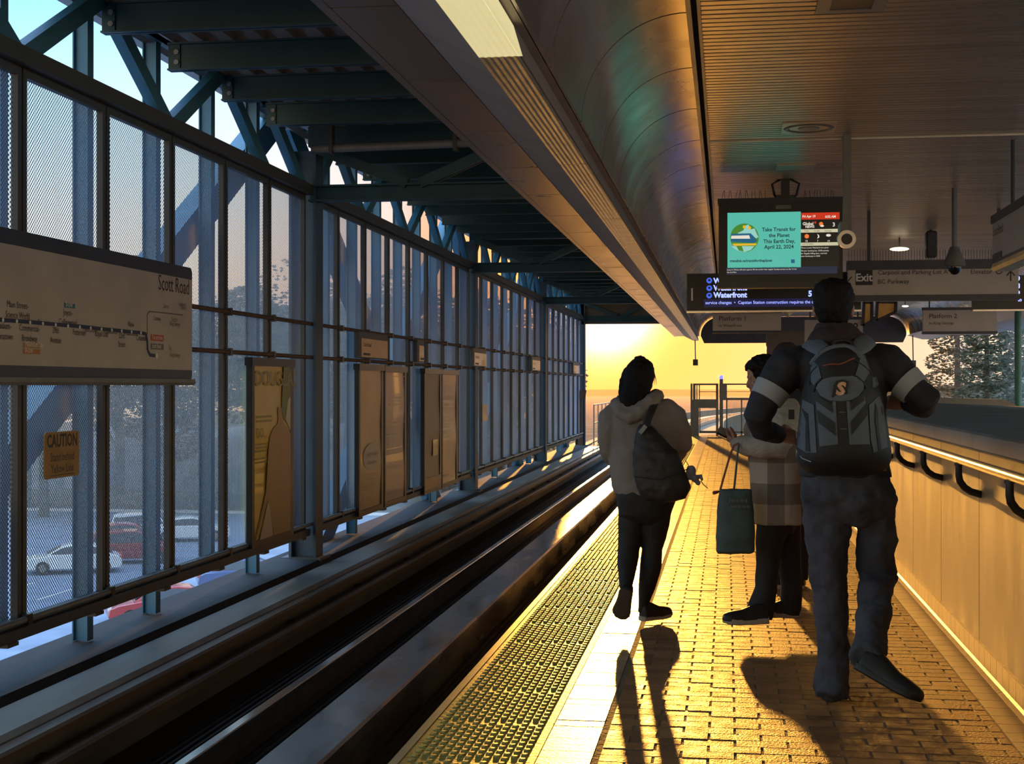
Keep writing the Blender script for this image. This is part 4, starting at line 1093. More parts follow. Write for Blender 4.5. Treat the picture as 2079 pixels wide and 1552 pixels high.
g = G(); zt = hq(1600, 408, YT).z
for k in range(34):
    px = 1464 + 7 * k + R.uniform(-1, 1)
    if 1560 < px < 1625: continue
    a = hq(px, 406, YT); g.tube([a + Vector((0, .08, 0)), a + Vector((R.uniform(-.03, .03), .08 + R.uniform(-.03, .03), .115))], .0022, 4)
g.build('bird_spikes', M['blackiron'], t)

# grey hung post and bullet camera
a = hq(1720, 470, 12.9)
tag(G().box(a.x - .035, a.x + .033, 12.87, 12.93, a.z, 3.62).build('hung_post', M['midgrey']), 'square grey post hung from the ceiling beside the information screen', 'post')
t = thing('security_camera', (hq(1720, 485, 12.6).x, 12.6, 2.7), 'grey bullet camera mounted at the right side of the information screen', 'camera')
c = hq(1719, 486, 12.45)
g = G(); g.tube([c + Vector((0, 0, 0)), c + Vector((.0, .22, .03))], [.07, .07], 18); g.build('barrel', M['midgrey'], t, smooth=True)
g = G(); g.tube([c + Vector((0, -.02, 0)), c + Vector((0, .004, 0))], .047, 18); g.build('lens', M['black'], t)
g = G(); a2 = hq(1712, 440, 10.7); g.tube([c + Vector((.01, .2, .05)), c + Vector((.01, .36, .06)), Vector((c.x + .01, 12.86, c.z + .06))], .025, 10); g.box(c.x - .04, c.x + .03, 12.62, 12.9, c.z + .06, c.z + .17); g.build('mount', M['midgrey'], t)
g = G(); g.tube([c + Vector((0, -.012, 0)), c + Vector((0, .03, 0))], .078, 18, round_end=False); g.build('front_ring', M['steelrail'], t, smooth=True)

# departure display 1
YD = 19.5
E_blue = em('display_blue_glow', (150, 165, 255), 1.6); E_navy = em('display_navy', (14, 16, 60), .8); E_icon = em('display_icon', (60, 95, 215), 1.1)
def display(px0, py0, px1, py1, Y, label, num=None, rows=(), ticker=None, icons=True):
    a, b2 = hq(px0, py0, Y), hq(px1, py1, Y)
    t = thing('departure_display', ((a.x + b2.x) / 2, Y, b2.z), label, 'display')
    g = G(); g.box(a.x, b2.x, Y, Y + .14, b2.z, a.z); g.build('housing', M['black'], t)
    g = G(); g.box(a.x - .005, b2.x + .005, Y - .01, Y + .15, b2.z - .02, b2.z); g.build('lower_trim', M['steelrail'], t)
    for xx in ((hq(1505, py0, Y).x, hq(1695, py0, Y).x) if num else (b2.x - .9, b2.x - .3)):
        G().box(xx - .02, xx + .02, Y + .05, Y + .09, a.z, 3.62).build('hanger', M['darkgrey'], t)
    k = mpp(px0, Y)
    if num:
        g = G(); p = hq(1405, 611, Y); g.text(num, (p.x, Y - .003, p.z), NR, NU, 26 * k, 'CENTER', 0, .9); g.build('platform_number', M['white'], t)
        g = G(); q0, q1 = hq(1429, 561, Y), hq(1700, 622, Y); g.box(q0.x, q1.x, Y - .002, Y, q1.z, q0.z); g.build('led_panel', E_navy if False else M['black'], t)
        g = G(); q0, q1 = hq(1429, 608, Y), hq(1700, 622, Y); g.box(q0.x, q1.x, Y - .003, Y, q1.z, q0.z); g.build('led_ticker_panel', E_navy, t)
    for s_, px, py, hp, al, bo in rows:
        g = G(); p = hq(px, py, Y); g.text(s_, (p.x, Y - .005, p.z), NR, NU, hp * k, al, 0, .93, bo); g.build('led_lettering', E_blue, t)
    return t
t = display(1394.5, 556, 1748, 629, YD, 'dark departure display numbered 1, partly hidden behind the information screen', '1',
        [('Waterfront', 1449, 575.5, 10.5, 'LEFT', .004), ('Waterfront', 1449, 590, 10.5, 'LEFT', .004), ('Waterfront', 1449, 604.5, 10.5, 'LEFT', .004), ('5', 1641, 602, 11, 'LEFT', .004), ('service changes  \u2022  Capstan Station construction requires the closure  6:3', 1432, 618, 6.3, 'LEFT', .0)])
for py in (570, 585.5, 600.5):
    c = hq(1440, py, YD); g = G(); g.tube([(c.x, YD - .003, c.z), (c.x, YD - .006, c.z)], 5.8 * mpp(1440, YD), 16); o = g.build('train_icon', E_icon, t)
    g = G(); k = mpp(1440, YD); g.box(c.x - 2.4 * k, c.x + 2.4 * k, YD - .008, YD - .006, c.z - 1.5 * k, c.z + 3 * k); g.build('icon_mark', E_navy, o)
display(1976, 560, 2240, 627, 20.5, 'dark departure display partly hidden behind the exit sign at the right edge', None,
        [('9', 2064, 571, 10, 'LEFT', .004), ('8', 2064, 585.5, 10, 'LEFT', .004), ('9', 2064, 600.5, 10, 'LEFT', .004), ('to', 2066, 612, 7, 'LEFT', .002)])

# exit sign
YX = 18.5
t = thing('exit_sign', (hq(1900, 607, YX).x, YX, 2.3), 'long exit sign for carpool lot and elevator hung across the platform', 'sign')
g = G(); hrect(g, 1722, 544, 2068, 606, YX, 0, .14); g.build('panel', M['signwhite'], t)
g = G(); hrect(g, 1720, 530, 2070, 545, YX, -.01, .16); hrect(g, 1722, 600, 2070, 609, YX, -.004, .15); g.build('bars', M['signdark'], t)
for px in (1765, 2030):
    a = hq(px, 530, YX); G().box(a.x - .02, a.x + .02, YX + .05, YX + .09, a.z, 3.62).build('hanger', M['darkgrey'], t)
g = G(); hrect(g, 1737, 545, 1771.5, 579, YX, -.003, 0); g.build('exit_panel', M['ink'], t)
g = G()
for q in range(60):
    a = hq(1724 + 5.8 * q, 530, YX); g.tube([a + Vector((0, .06, 0)), a + Vector((0, .06 + R.uniform(-.02, .02), .15))], .0025, 4)
g.build('bird_spikes', M['blackiron'], t)
k = mpp(1750, YX)
g = G(); p = hq(1754, 571, YX); g.text('Exit', (p.x, YX - .005, p.z), NR, NU, 15.5 * k, 'CENTER', 0, .98, .003); g.build('exit_lettering', M['white'], t)
g = G()
for s_, px, py in (('Carpool and Parking Lot A', 1782, 558), ('BC Parkway', 1781.5, 576.5), ('Elevator', 1970, 556.5)):
    p = hq(px, py, YX); g.text(s_, (p.x, YX - .004, p.z), NR, NU, 9.2 * k, 'LEFT', 0, .97)
c = hq(2028, 550, YX); n = 20
g.rings([[c + Vector((r * math.cos(2 * math.pi * i / n), -.004, r * math.sin(2 * math.pi * i / n))) for i in range(n)] for r in (5.3 * k, 7.2 * k)], cap=False)
g.build('lettering', M['ink'], t)
g = G(); a = hq(2052, 571, YX); b2 = hq(2052, 551, YX)
g.bar((a.x, YX - .003, a.z), (b2.x, YX - .003, b2.z), .014, .003, Vector((0, 1, 0))); g.bar((b2.x, YX - .003, b2.z), (b2.x - 8 * k, YX - .003, b2.z - 9 * k), .014, .003, Vector((0, 1, 0))); g.bar((b2.x, YX - .003, b2.z), (b2.x + 8 * k, YX - .003, b2.z - 9 * k), .014, .003, Vector((0, 1, 0)))
a = hq(1722, 571, YX); g.bar((a.x, YX - .003, a.z), (a.x + 7 * k, YX - .003, a.z + 9 * k), .014, .003, Vector((0, 1, 0)))
g.build('arrow', M['ink'], t)
def platsign(x0, y0, x1, y1, Y, label, l1, l2, capw):
    a, b2 = hq(x0, y0, Y), hq(x1, y1, Y)
    t = thing('platform_sign', ((a.x + b2.x) / 2, Y, b2.z), label, 'sign')
    g = G(); g.box(a.x, b2.x, Y, Y + .1, b2.z, a.z); g.build('panel', M['signwhite'], t)
    h = a.z - b2.z
    g = G(); g.box(a.x - .01, b2.x + .01, Y - .005, Y + .11, a.z - .05 * h, a.z + .03); g.box(a.x - .01, b2.x + .01, Y - .005, Y + .11, b2.z - .02, b2.z + .07 * h); g.build('bars', M['signdark'], t)
    k = mpp(x0, Y); g = G(); p = hq(x0 + 12, y0 + 16.5 + capw, Y); g.text(l1, (p.x, Y - .004, p.z), NR, NU, 9.3 * k, 'LEFT', 0, 1.0)
    p = hq(x0 + 12, y0 + 29 + capw, Y); g.text(l2, (p.x, Y - .004, p.z), NR, NU, 5.5 * k, 'LEFT', 0, 1.0); g.build('lettering', M['ink'], t)
    for xx in (a.x + .12, b2.x - .12): G().box(xx - .012, xx + .012, Y + .04, Y + .064, a.z, 3.62).build('hanger', M['darkgrey'], t)
platsign(1447, 635, 1586, 674, 27, 'hung sign reading Platform 1 to Waterfront', 'Platform 1', 'to Waterfront', 0)
platsign(1874, 628, 2024, 676, 27, 'hung sign reading Platform 2 to King George', 'Platform 2', 'to King George', 2)
t = thing('number_sign', (hq(1695, 690, 30).x, 30, 2.3), 'cream hung sign with a figure 2 behind the man with the backpack', 'sign')
g = G(); hrect(g, 1634, 650, 1752, 698, 30, 0, .08); g.build('panel', M['signwhite'], t)
g = G(); p = hq(1738, 671, 30); g.text('2', (p.x, 29.996, p.z), NR, NU, 15 * mpp(1700, 30), 'CENTER', 0, 1, .004); p = hq(1650, 671, 30); g.build('lettering', M['ink'], t)
for px in (1645, 1742):
    a = hq(px, 650, 30); G().box(a.x - .015, a.x + .015, 30.03, 30.06, a.z, 3.62).build('hanger', M['darkgrey'], t)

# name sign running along the platform at the right edge
XN = 2.49
t = thing('name_sign', (XN, 12, 2.46), 'hanging station name sign seen edge-on at the right border of the photo', 'sign')
g = G(); g.box(XN, XN + .15, 10.4, 13.97, 2.543, 2.962); g.build('panel', M['signwhite'], t)
g = G(); g.box(XN - .012, XN + .165, 10.4, 14.0, 2.924, 3.0); g.build('top_bar', M['frame'], t)
g = G(); g.box(XN - .005, XN, 10.4, 13.95, 2.524, 2.57); g.build('blue_band', M['signdark'], t)
g = G(); g.box(XN - .007, XN, 13.5, 13.95, 2.57, 2.63); g.build('platform_mark', M['signdark'], t)
g = G(); g.prism([(XN - .045, 2.49), (XN - .02, 2.46), (XN + .13, 2.46), (XN + .15, 2.53), (XN - .03, 2.53)], 'Y', 10.4, 13.8); g.build('light_lip', M['lens'], t)
g = G(); g.text('Scott Road', (XN - .004, 13.93, 2.80), (0, -1, 0), UP, .08, 'LEFT', .001, .95); g.build('lettering', M['ink'], t)
for yy in (13.4, 10.9): G().cyl((XN + .075, yy, 2.99), (XN + .075, yy, 3.62), .017).build('hanger_rod', M['darkgrey'], t)

# dome camera
YM = 16.6
c = hq(1938, 536, YM)
t = thing('dome_camera', (c.x, YM, c.z - .1), 'grey dome camera on a long stem in front of the exit sign', 'camera')
G().tube([(c.x, YM, 3.62), (c.x, YM, c.z + .18)], .03, 12).build('stem', M['midgrey'], t, smooth=True)
g = G(); g.tube([(c.x, YM, c.z + .19), (c.x, YM, c.z + .12), (c.x, YM, c.z + .04), (c.x, YM, c.z - .03)], [.05, .075, .11, .125], 20); g.build('skirt', M['midgrey'], t, smooth=True)
g = G(); g.ell((c.x, YM, c.z - .03), (.078, .078, .095)); g.build('dome', mat('smoked_dome', (.01, .008, .006), .06), t, smooth=True)
c = hq(1890, 490, 21)
t = thing('loudspeaker', (c.x, 21, c.z), 'dark loudspeaker hung from the ceiling left of the dome camera', 'loudspeaker')
g = G(); g.box(c.x - .075, c.x + .075, 20.9, 21.1, c.z - .24, c.z + .14); g.build('cabinet', M['darkgrey'], t, bevel=.02)
g = G(); g.cyl((c.x, 21, c.z + .14), (c.x, 21, 3.62), .02); g.build('stem', M['darkgrey'], t)
# ceiling fixtures
t = thing('ceiling_speaker', (.70, 12.46, 3.62), 'square ceiling plate with a round speaker grille', 'speaker')
g = G(); g.box(.47, .93, 12.2, 12.72, 3.608, 3.63); g.build('plate', M['slat'], t)
g = G(); n = 28
g.rings([[(.70 + r * math.cos(2 * math.pi * i / n), 12.46 + r * math.sin(2 * math.pi * i / n), z) for i in range(n)] for r, z in ((.215, 3.608), (.20, 3.600), (.18, 3.600), (.165, 3.606))], cap=False)
g.tube([(.70, 12.46, 3.609), (.70, 12.46, 3.602)], .09, 20); g.build('grille', M['midgrey'], t)
t = thing('ceiling_hatch', (.72, 8.36, 3.62), 'square ceiling hatch cut off by the top edge of the photo', 'hatch')
g = G(); g.box(.52, .60, 8.1, 8.62, 3.606, 3.63); g.box(.84, .92, 8.1, 8.62, 3.606, 3.63); g.box(.6, .84, 8.56, 8.62, 3.606, 3.63); g.box(.6, .84, 8.1, 8.16, 3.606, 3.63); g.build('frame', M['midgrey'], t)
g = G(); g.box(.6, .84, 8.16, 8.56, 3.612, 3.63); g.build('cover', M['darkgrey'], t)
tag(G().box(.50, .88, 14.5, 14.85, 3.606, 3.62).build('ceiling_plate', M['slat']), 'small blank plate on the ceiling above the information screen', 'plate')
for px, py, Y, lab in ((1826, 506, 22, 'small lit oval lamp under the ceiling beyond the bullet camera'), (1838, 622, 36, 'tiny lit lamp left of the Platform 2 sign')):
    c = hq(px, py, Y); k = mpp(px, Y); t = thing('ceiling_lamp', (c.x, Y, c.z), lab, 'lamp')
    g = G(); g.ell(c, (20 * k, .12, 4 * k) if Y < 30 else (7 * k, .1, 2 * k)); g.build('diffuser', M['tube'], t, smooth=True)
    g = G(); g.cyl(c + Vector((0, 0, 2 * k)), (c.x, Y, 3.62), .012); g.build('stem', M['darkgrey'], t)
c = hq(1604, 633, 24); t = thing('spotlight', tuple(c), 'small cream spotlight above the Platform 1 sign', 'lamp')
g = G(); g.tube([c + Vector((.06, .0, .05)), c + Vector((-.06, -.05, -.05))], [.05, .06], 12); g.build('lamp_head', M['lens'], t, smooth=True)
g = G(); g.tube([c + Vector((.05, 0, .04)), c + Vector((.3, .1, .08)), (c.x + .3, 24.1, 3.62)], .015, 8); g.build('arm', M['darkgrey'], t)
# two glazed panes high on the right, amber reflection put into their colour
for i, (pts, lab) in enumerate(((((1754, 614), (1770, 614), (1770, 652), (1752, 662)), 'left amber lit pane above the man\'s right shoulder'), (((1781, 613), (1819, 614), (1818, 634), (1779, 652)), 'right amber lit pane above the man\'s right shoulder'))):
    Y = 30; t = thing('window_pane', tuple(hq(pts[3][0], pts[3][1], Y)), lab, 'pane')
    g = G(); vs = [hq(a, b2, Y) for a, b2 in pts]; vs = [Vector(v) for v in vs]; g.add(vs + [v + Vector((0, .02, 0)) for v in vs], [(0, 1, 2, 3), (7, 6, 5, 4), (0, 4, 5, 1), (1, 5, 6, 2), (2, 6, 7, 3), (3, 7, 4, 0)]); g.build('glazing', mat('amber_reflection_glass', (.55, .34, .12), .15, metal=.7, var=.2, scale=6), t)
    g = G()
    for a, b2 in zip(vs, vs[1:] + vs[:1]): g.bar(a + Vector((0, -.01, 0)), b2 + Vector((0, -.01, 0)), .06, .06, Vector((0, 1, 0)))
    for v in vs[:2]: g.bar(v, Vector((v.x, Y, 3.62)), .05, .05, Vector((0, 1, 0)))
    g.build('frame', M['darkgrey'], t)
# small pendants at the canopy ends
for px, py0, py1, Y, lab in ((1411, 697, 735, 46.3, 'small weight on a thin cable hanging at the near canopy end'), (1853, 698, 737, 46.3, 'small weight on a thin cable hanging at the far canopy end')):
    a, b2 = hq(px, 699, Y), hq(px + 1, py1 - 5, Y); t = thing('hanging_sensor', tuple(b2), lab, 'sensor')
    G().cyl(a + Vector((0, 0, .3)), b2, .018, n=8).build('cable', M['darkgrey'], t)
    G().box(b2.x - .08, b2.x + .08, Y - .06, Y + .06, b2.z - .2, b2.z).build('box', M['darkgrey'], t)

# ------------------------------------------------------------------ people
M['skin'] = mat('skin', (.30, .15, .10), .5, var=.08)
M['hair'] = mat('dark_hair', (.006, .0045, .004), .65, spec=.15, var=.3, scale=60, stretch=(1, 1, .1), bump=.6, bscale=120)
M['jacket'] = mat('navy_jacket', (.012, .011, .017), .75, var=.15, bump=.2, bscale=60)
M['hood'] = mat('maroon_hood', (.028, .012, .014), .85, var=.15, bump=.2, bscale=60)
M['band'] = mat('pale_band', (.28, .29, .31), .7, var=.08)
M['denim'] = mat('dark_denim', (.046, .046, .058), .9, var=.35, scale=6, bump=.25, bscale=150)
M['shoe'] = mat('black_shoe', (.012, .011, .010), .55)
M['sole'] = mat('pale_sole', (.35, .33, .30), .6)
M['packgrey'] = mat('slate_pack', (.085, .10, .125), .7, var=.12, bump=.15, bscale=120)
M['packblack'] = mat('black_pack', (.010, .009, .009), .65, var=.15)
M['rustline'] = mat('rust_zip', (.20, .05, .03), .5)
M['sweat'] = mat('grey_hoodie', (.20, .17, .15), .9, var=.1, bump=.2, bscale=70)
M['legging'] = mat('black_leggings', (.012, .010, .010), .75)
M['bag'] = mat('dark_sling_bag', (.020, .014, .012), .6, var=.15)
M['plush'] = mat('grey_plush', (.16, .15, .17), .95, bump=.5)
M['tote'] = mat('teal_tote', (.055, .085, .085), .7, var=.1)
M['cream'] = mat('cream_sherpa', (.30, .27, .23), .95, bump=.8, bscale=90)
def plaid():
    m = mat('plaid_wool', (.3, .26, .22), .95, bump=.3, bscale=120); t = m.node_tree; L = t.links.new; b = t.nodes['Principled BSDF']
    g_ = t.nodes.new('ShaderNodeNewGeometry'); sp = t.nodes.new('ShaderNodeSeparateXYZ'); L(g_.outputs['Position'], sp.inputs[0])
    def band(sock, per, off):
        a = t.nodes.new('ShaderNodeMath'); a.operation = 'MULTIPLY_ADD'; L(sock, a.inputs[0]); a.inputs[1].default_value = 1 / per; a.inputs[2].default_value = off
        f = t.nodes.new('ShaderNodeMath'); f.operation = 'FRACT'; L(a.outputs[0], f.inputs[0])
        c = t.nodes.new('ShaderNodeMath'); c.operation = 'GREATER_THAN'; L(f.outputs[0], c.inputs[0]); c.inputs[1].default_value = .5; return c.outputs[0]
    s_ = t.nodes.new('ShaderNodeMath'); s_.operation = 'ADD'; L(band(sp.outputs['X'], .19, .30), s_.inputs[0]); L(band(sp.outputs['Z'], .235, .42), s_.inputs[1])
    r = t.nodes.new('ShaderNodeValToRGB'); r.color_ramp.interpolation = 'CONSTANT'
    h = t.nodes.new('ShaderNodeMath'); h.operation = 'MULTIPLY'; L(s_.outputs[0], h.inputs[0]); h.inputs[1].default_value = .45; L(h.outputs[0], r.inputs[0])
    e = r.color_ramp.elements; e[0].position = 0; e[0].color = (.36, .32, .28, 1); e[1].position = .4; e[1].color = (.20, .165, .14, 1)
    x = e.new(.8); x.color = (.115, .09, .075, 1)
    L(r.outputs[0], b.inputs['Base Color']); return m
M['plaid'] = plaid()

def head(g, c, H=.235, yaw=0.0, pitch=0.0, ears=True):
    """skull and face; c is the chin-to-crown base point, the face looks along +Y before yaw"""
    s = H / .235; Mx = Matrix.Translation(c) @ Matrix.Rotation(yaw, 4, 'Z') @ Matrix.Rotation(pitch, 4, 'X') @ Matrix.Scale(s, 4)
    secs = [(.0, .022, .080, .03), (.012, .038, .090, .005), (.04, .052, .094, -.045), (.075, .062, .096, -.075), (.11, .069, .094, -.092), (.14, .074, .096, -.10), (.165, .0755, .094, -.102), (.19, .072, .085, -.098), (.212, .058, .066, -.082), (.228, .036, .036, -.05), (.235, .012, .005, -.02)]
    rs = []
    for z, hw, yf, yb_ in secs:
        rs.append([Mx @ Vector((hw * math.cos(2 * math.pi * i / 22), (yf + yb_) / 2 + (yf - yb_) / 2 * math.sin(2 * math.pi * i / 22), z)) for i in range(22)])
    g.rings(rs)
    E_ = lambda p, r: g.ell(Mx @ Vector(p), [x * s for x in r], (Matrix.Rotation(yaw, 3, 'Z') @ Matrix.Rotation(pitch, 3, 'X')), 10, 6)
    g.tube([Mx @ Vector((0, .088, .128)), Mx @ Vector((0, .104, .095)), Mx @ Vector((0, .110, .082)), Mx @ Vector((0, .094, .074))], [.008 * s, .012 * s, .014 * s, .012 * s], 8)
    for sx in (-1, 1):
        E_((sx * .032, .082, .122), (.014, .012, .010)); E_((sx * .03, .09, .137), (.02, .008, .006)); E_((sx * .045, .075, .085), (.02, .018, .02))
        if ears: E_((sx * .078, -.005, .112), (.010, .020, .031)); E_((sx * .083, -.012, .122), (.008, .014, .018))
    E_((0, .092, .052), (.022, .010, .006)); E_((0, .091, .043), (.019, .010, .006)); E_((0, .086, .018), (.02, .014, .014))
    return Mx
def hand(g, wrist, d, n, side=1, s=1.0, curl=.5):
    """palm, four bent fingers and a thumb; d points to the fingertips, n out of the palm"""
    d = Vector(d).normalized(); n = Vector(n); n = (n - d * n.dot(d)).normalized(); w = d.cross(n) * side; wrist = Vector(wrist)
    g.tube([wrist - d * .02, wrist + d * .02 * s, wrist + d * .055 * s, wrist + d * .09 * s], [.026 * s, .034 * s, .042 * s, .040 * s], 12, flat=.42, up=n)
    for k, (o, L, r) in enumerate(((.030, .070, .0088), (.010, .078, .0092), (-.011, .072, .0088), (-.031, .056, .0078))):
        p = wrist + d * (.085 - abs(k - 1.2) * .004) * s + w * o * s; a = 0.0; pts = [p - d * .02 * s, p]; rr = [r * s, r * s * 1.05]
        for f_, ll in ((.9, .45), (1.0, .32), (.8, .25)):
            a += curl * f_; dd = d * math.cos(a) + n * math.sin(a); p = p + dd * L * ll * s; pts.append(p); rr.append(r * s * (.98 - .06 * len(pts)))
        g.tube(pts, rr, 8, round_end=True)
    p = wrist + d * .025 * s + w * .03 * s; q_ = p + (d * .5 + w * .7 + n * .3).normalized() * .038 * s; q2 = q_ + (d * .85 + w * .25 + n * .5).normalized() * .032 * s; q3 = q2 + (d * .9 - w * .05 + n * .5).normalized() * .026 * s
    g.tube([p, q_, q2, q3], [.014 * s, .012 * s, .0105 * s, .008 * s], 8, round_end=True)
def shoe(root, heel, toe, up, L, mu, ms, names=('shoe', 'shoe_sole'), thick=.026, wide=1.0):
    heel = Vector(heel); toe = Vector(toe); x = (toe - heel).normalized(); up = Vector(up); z = (up - x * up.dot(x)).normalized(); y = z.cross(x)
    F = Matrix(((x.x, y.x, z.x, heel.x), (x.y, y.y, z.y, heel.y), (x.z, y.z, z.z, heel.z), (0, 0, 0, 1)))
    g = G(); rs = []
    for t_, hw, h in ((-.01, .012, .04), (.02, .033, .075), (.14, .037, .092), (.28, .038, .092), (.42, .041, .078), (.58, .046, .062), (.76, .050, .056), (.9, .047, .050), (.99, .036, .042), (1.03, .018, .030), (1.045, .006, .02)):
        n = 16; r = []
        for i in range(n):
            a = 2 * math.pi * i / n; c, q = math.cos(a), math.sin(a)
            r.append(F @ Vector((t_ * L, hw * wide * math.copysign(abs(c) ** .7, c), thick * .6 + (h * (q if q > 0 else 0) if q > 0 else .0 * q))))
        rs.append(r)
    g.rings(rs); up_o = g.skin(names[0], mu, root, .006, 2)
    g = G(); rs = []
    for t_, hw in ((-.03, .012), (-.01, .030), (.1, .040), (.3, .039), (.5, .043), (.7, .051), (.86, .050), (.97, .034), (1.03, .012)):
        r = []
        for i in range(14):
            a = 2 * math.pi * i / 14; c, q = math.cos(a), math.sin(a); lift = .014 * max(0, t_ - .8) * 5
            r.append(F @ Vector((t_ * L, hw * wide * math.copysign(abs(c) ** .5, c), thick / 2 + lift + thick / 2 * math.copysign(abs(q) ** .5, q))))
        rs.append(r)
    g.rings(rs); so = g.build(names[1], ms, up_o, smooth=True)
    return up_o
def torso(g, q, Y, secs, ex=2.3):
    """sections in pixels: (row, left, right, half depth in m, shift in depth)"""
    out_ = []
    for py, xl, xr, dp, dy in secs:
        a, b2 = q(xl, py, dy), q(xr, py, dy); out_.append(((a.x + b2.x) / 2, Y + dy, a.z, abs(b2.x - a.x) / 2, dp))
    g.hloft(out_, 26, ex)

# ---- the man with the backpack
MY = 6.37
def mq(px, py, dy=0.0): return P(px, py, Y=MY + dy)
km = mpp(1700, MY)
man = thing('person', (mq(1700, 1425).x, MY, 0), 'person in a navy jacket and jeans walking away with a slate backpack', 'person')
g = G()
hc = mq(1692, 684, .03); head(g, hc, .238, -.08, .05)
g.tube([mq(1695, 735, .0), mq(1694, 690, .0), mq(1692, 655, .02)], [.075, .062, .06], 14)
torso(g, mq, MY, [(985, 1640, 1800, .10, 0), (950, 1634, 1800, .11, 0), (880, 1642, 1790, .105, 0), (800, 1638, 1790, .11, 0), (750, 1625, 1785, .105, 0), (722, 1640, 1775, .08, 0)])
LA = [mq(1622, 738, 0), mq(1592, 765, -.02), mq(1563, 795, -.04), mq(1537, 848, -.06), mq(1556, 876, .03), mq(1580, 884, .10)]
RA = [mq(1782, 735, 0), mq(1815, 758, -.03), mq(1846, 783, -.06), mq(1884, 815, -.08), mq(1862, 822, .02), mq(1842, 820, .09)]
g.tube(LA, [.06, .05, .044, .038, .034, .028], 12); g.tube(RA, [.06, .05, .044, .038, .034, .028], 12)
hand(g, mq(1577, 883, .09), mq(1616, 888, .12) - mq(1577, 883, .09), (0, .75, -.5), 1, 1.0, .55)
hand(g, mq(1845, 820, .09), mq(1803, 815, .13) - mq(1845, 820, .09), (0, .8, -.4), -1, 1.0, .6)
LL = [(1672, 985, 0), (1678, 1075, 0), (1684, 1190, -.0), (1690, 1300, .02), (1690, 1400, .02)]
RL = [(1770, 985, 0), (1779, 1075, .02), (1779, 1165, .03), (1774, 1235, -.14), (1765, 1330, -.36)]
g.tube([mq(*p) for p in LL], [.08, .062, .05, .043, .04], 12); g.tube([mq(*p) for p in RL], [.08, .062, .05, .043, .04], 12)
g.skin('body', M['skin'], man, .0065, 3)
g = G(); Mx = Matrix.Translation(hc) @ Matrix.Rotation(-.08, 4, 'Z') @ Matrix.Rotation(.05, 4, 'X')
rs = []
for z, hw, yf, yb_ in ((.06, .060, -.03, -.095), (.085, .070, -.015, -.108), (.115, .080, .02, -.116), (.145, .087, .055, -.118), (.175, .092, .088, -.118), (.205, .088, .098, -.112), (.232, .074, .088, -.098), (.250, .050, .06, -.07), (.258, .018, .02, -.03)):
    rs.append([Mx @ Vector((hw * math.cos(2 * math.pi * i / 22), (yf + yb_) / 2 + (yf - yb_) / 2 * math.sin(2 * math.pi * i / 22), z)) for i in range(22)])
g.rings(rs); g.skin('hair', M['hair'], man, .007, 1, .012, .025)
g = G()
torso(g, mq, MY, [(968, 1622, 1812, .135, 0), (940, 1624, 1808, .14, 0), (890, 1630, 1802, .13, 0), (840, 1632, 1800, .13, 0), (790, 1626, 1800, .135, 0), (755, 1604, 1808, .13, 0), (730, 1598, 1806, .12, .0), (712, 1622, 1780, .10, .0), (700, 1645, 1755, .085, .0)])
LAj = [mq(1625, 738, 0), mq(1600, 748, -.01), mq(1580, 772, -.03), mq(1562, 797, -.045), mq(1535, 848, -.06), mq(1545, 872, -.01), mq(1565, 880, .05), mq(1577, 883, .085)]
RAj = [mq(1775, 735, 0), mq(1800, 742, -.01), mq(1824, 762, -.035), mq(1846, 784, -.06), mq(1886, 815, -.085), mq(1876, 824, -.03), mq(1857, 823, .04), mq(1846, 821, .08)]
g.tube(LAj, [.085, .095, .082, .068, .062, .056, .046, .04], 16, round_end=True); g.tube(RAj, [.085, .095, .082, .068, .062, .056, .046, .04], 16, round_end=True)
jk = g.skin('jacket', M['jacket'], man, .010, 3, .022, .10)
for A, nm in ((LAj, 'left'), (RAj, 'right')):
    a = A[2].lerp(A[3], .55); b2 = A[3].lerp(A[4], .28); G().tube([a, a.lerp(b2, .5), b2], [.0815, .077, .073], 24).build('sleeve_band', M['band'], jk, smooth=True)
g = G(); torso(g, mq, MY, [(722, 1650, 1748, .09, -.02), (706, 1636, 1764, .125, -.02), (688, 1640, 1760, .13, -.02), (670, 1651, 1744, .115, -.01), (658, 1662, 1728, .09, .0)])
g.skin('hood', M['hood'], man, .009, 3, .025, .06)
g = G()
torso(g, mq, MY, [(1064, 1700, 1765, .09, 0), (1046, 1640, 1812, .12, 0), (1010, 1628, 1818, .145, -.01), (975, 1626, 1812, .14, 0), (945, 1630, 1804, .125, 0)])
LLj = [(1676, 1000, 0, 50), (1681, 1075, 0, 47), (1682, 1130, 0, 43), (1684, 1180, 0, 39), (1687, 1230, .01, 36), (1690, 1290, .02, 34), (1693, 1350, .02, 33), (1691, 1392, .0, 34), (1688, 1415, -.02, 34)]
RLj = [(1770, 1000, 0, 48), (1780, 1075, .02, 40), (1779, 1120, .03, 39), (1778, 1155, .03, 40), (1781, 1178, .0, 38), (1776, 1205, -.08, 34), (1772, 1260, -.20, 33), (1768, 1305, -.30, 33), (1763, 1328, -.36, 33), (1758, 1340, -.40, 31)]
for Lg in (LLj, RLj): g.tube([mq(a, b2, c) for a, b2, c, r in Lg], [r * km for a, b2, c, r in Lg], 16)
jn = g.skin('jeans', M['denim'], man, .009, 3, .042, .085)
M['seam'] = mat('jeans_seam', (.02, .022, .03), .9)
g = G(); a = mq(1775, 942, -.16); b2 = mq(1800, 957, -.15); g.box(a.x, b2.x, MY - .155, MY - .15, b2.z, a.z); g.build('waist_label', mat('leather_label', (.16, .09, .06), .7), jn)
shoe(man, mq(1688, 1424, -.02) + Vector((0, -.05, 0)) * 0 + Vector((0, 0, -.004)), mq(1688, 1424, -.02) + Vector((-.02, .30, -.004)), (0, 0, 1), .29, M['shoe'], M['shoe'])
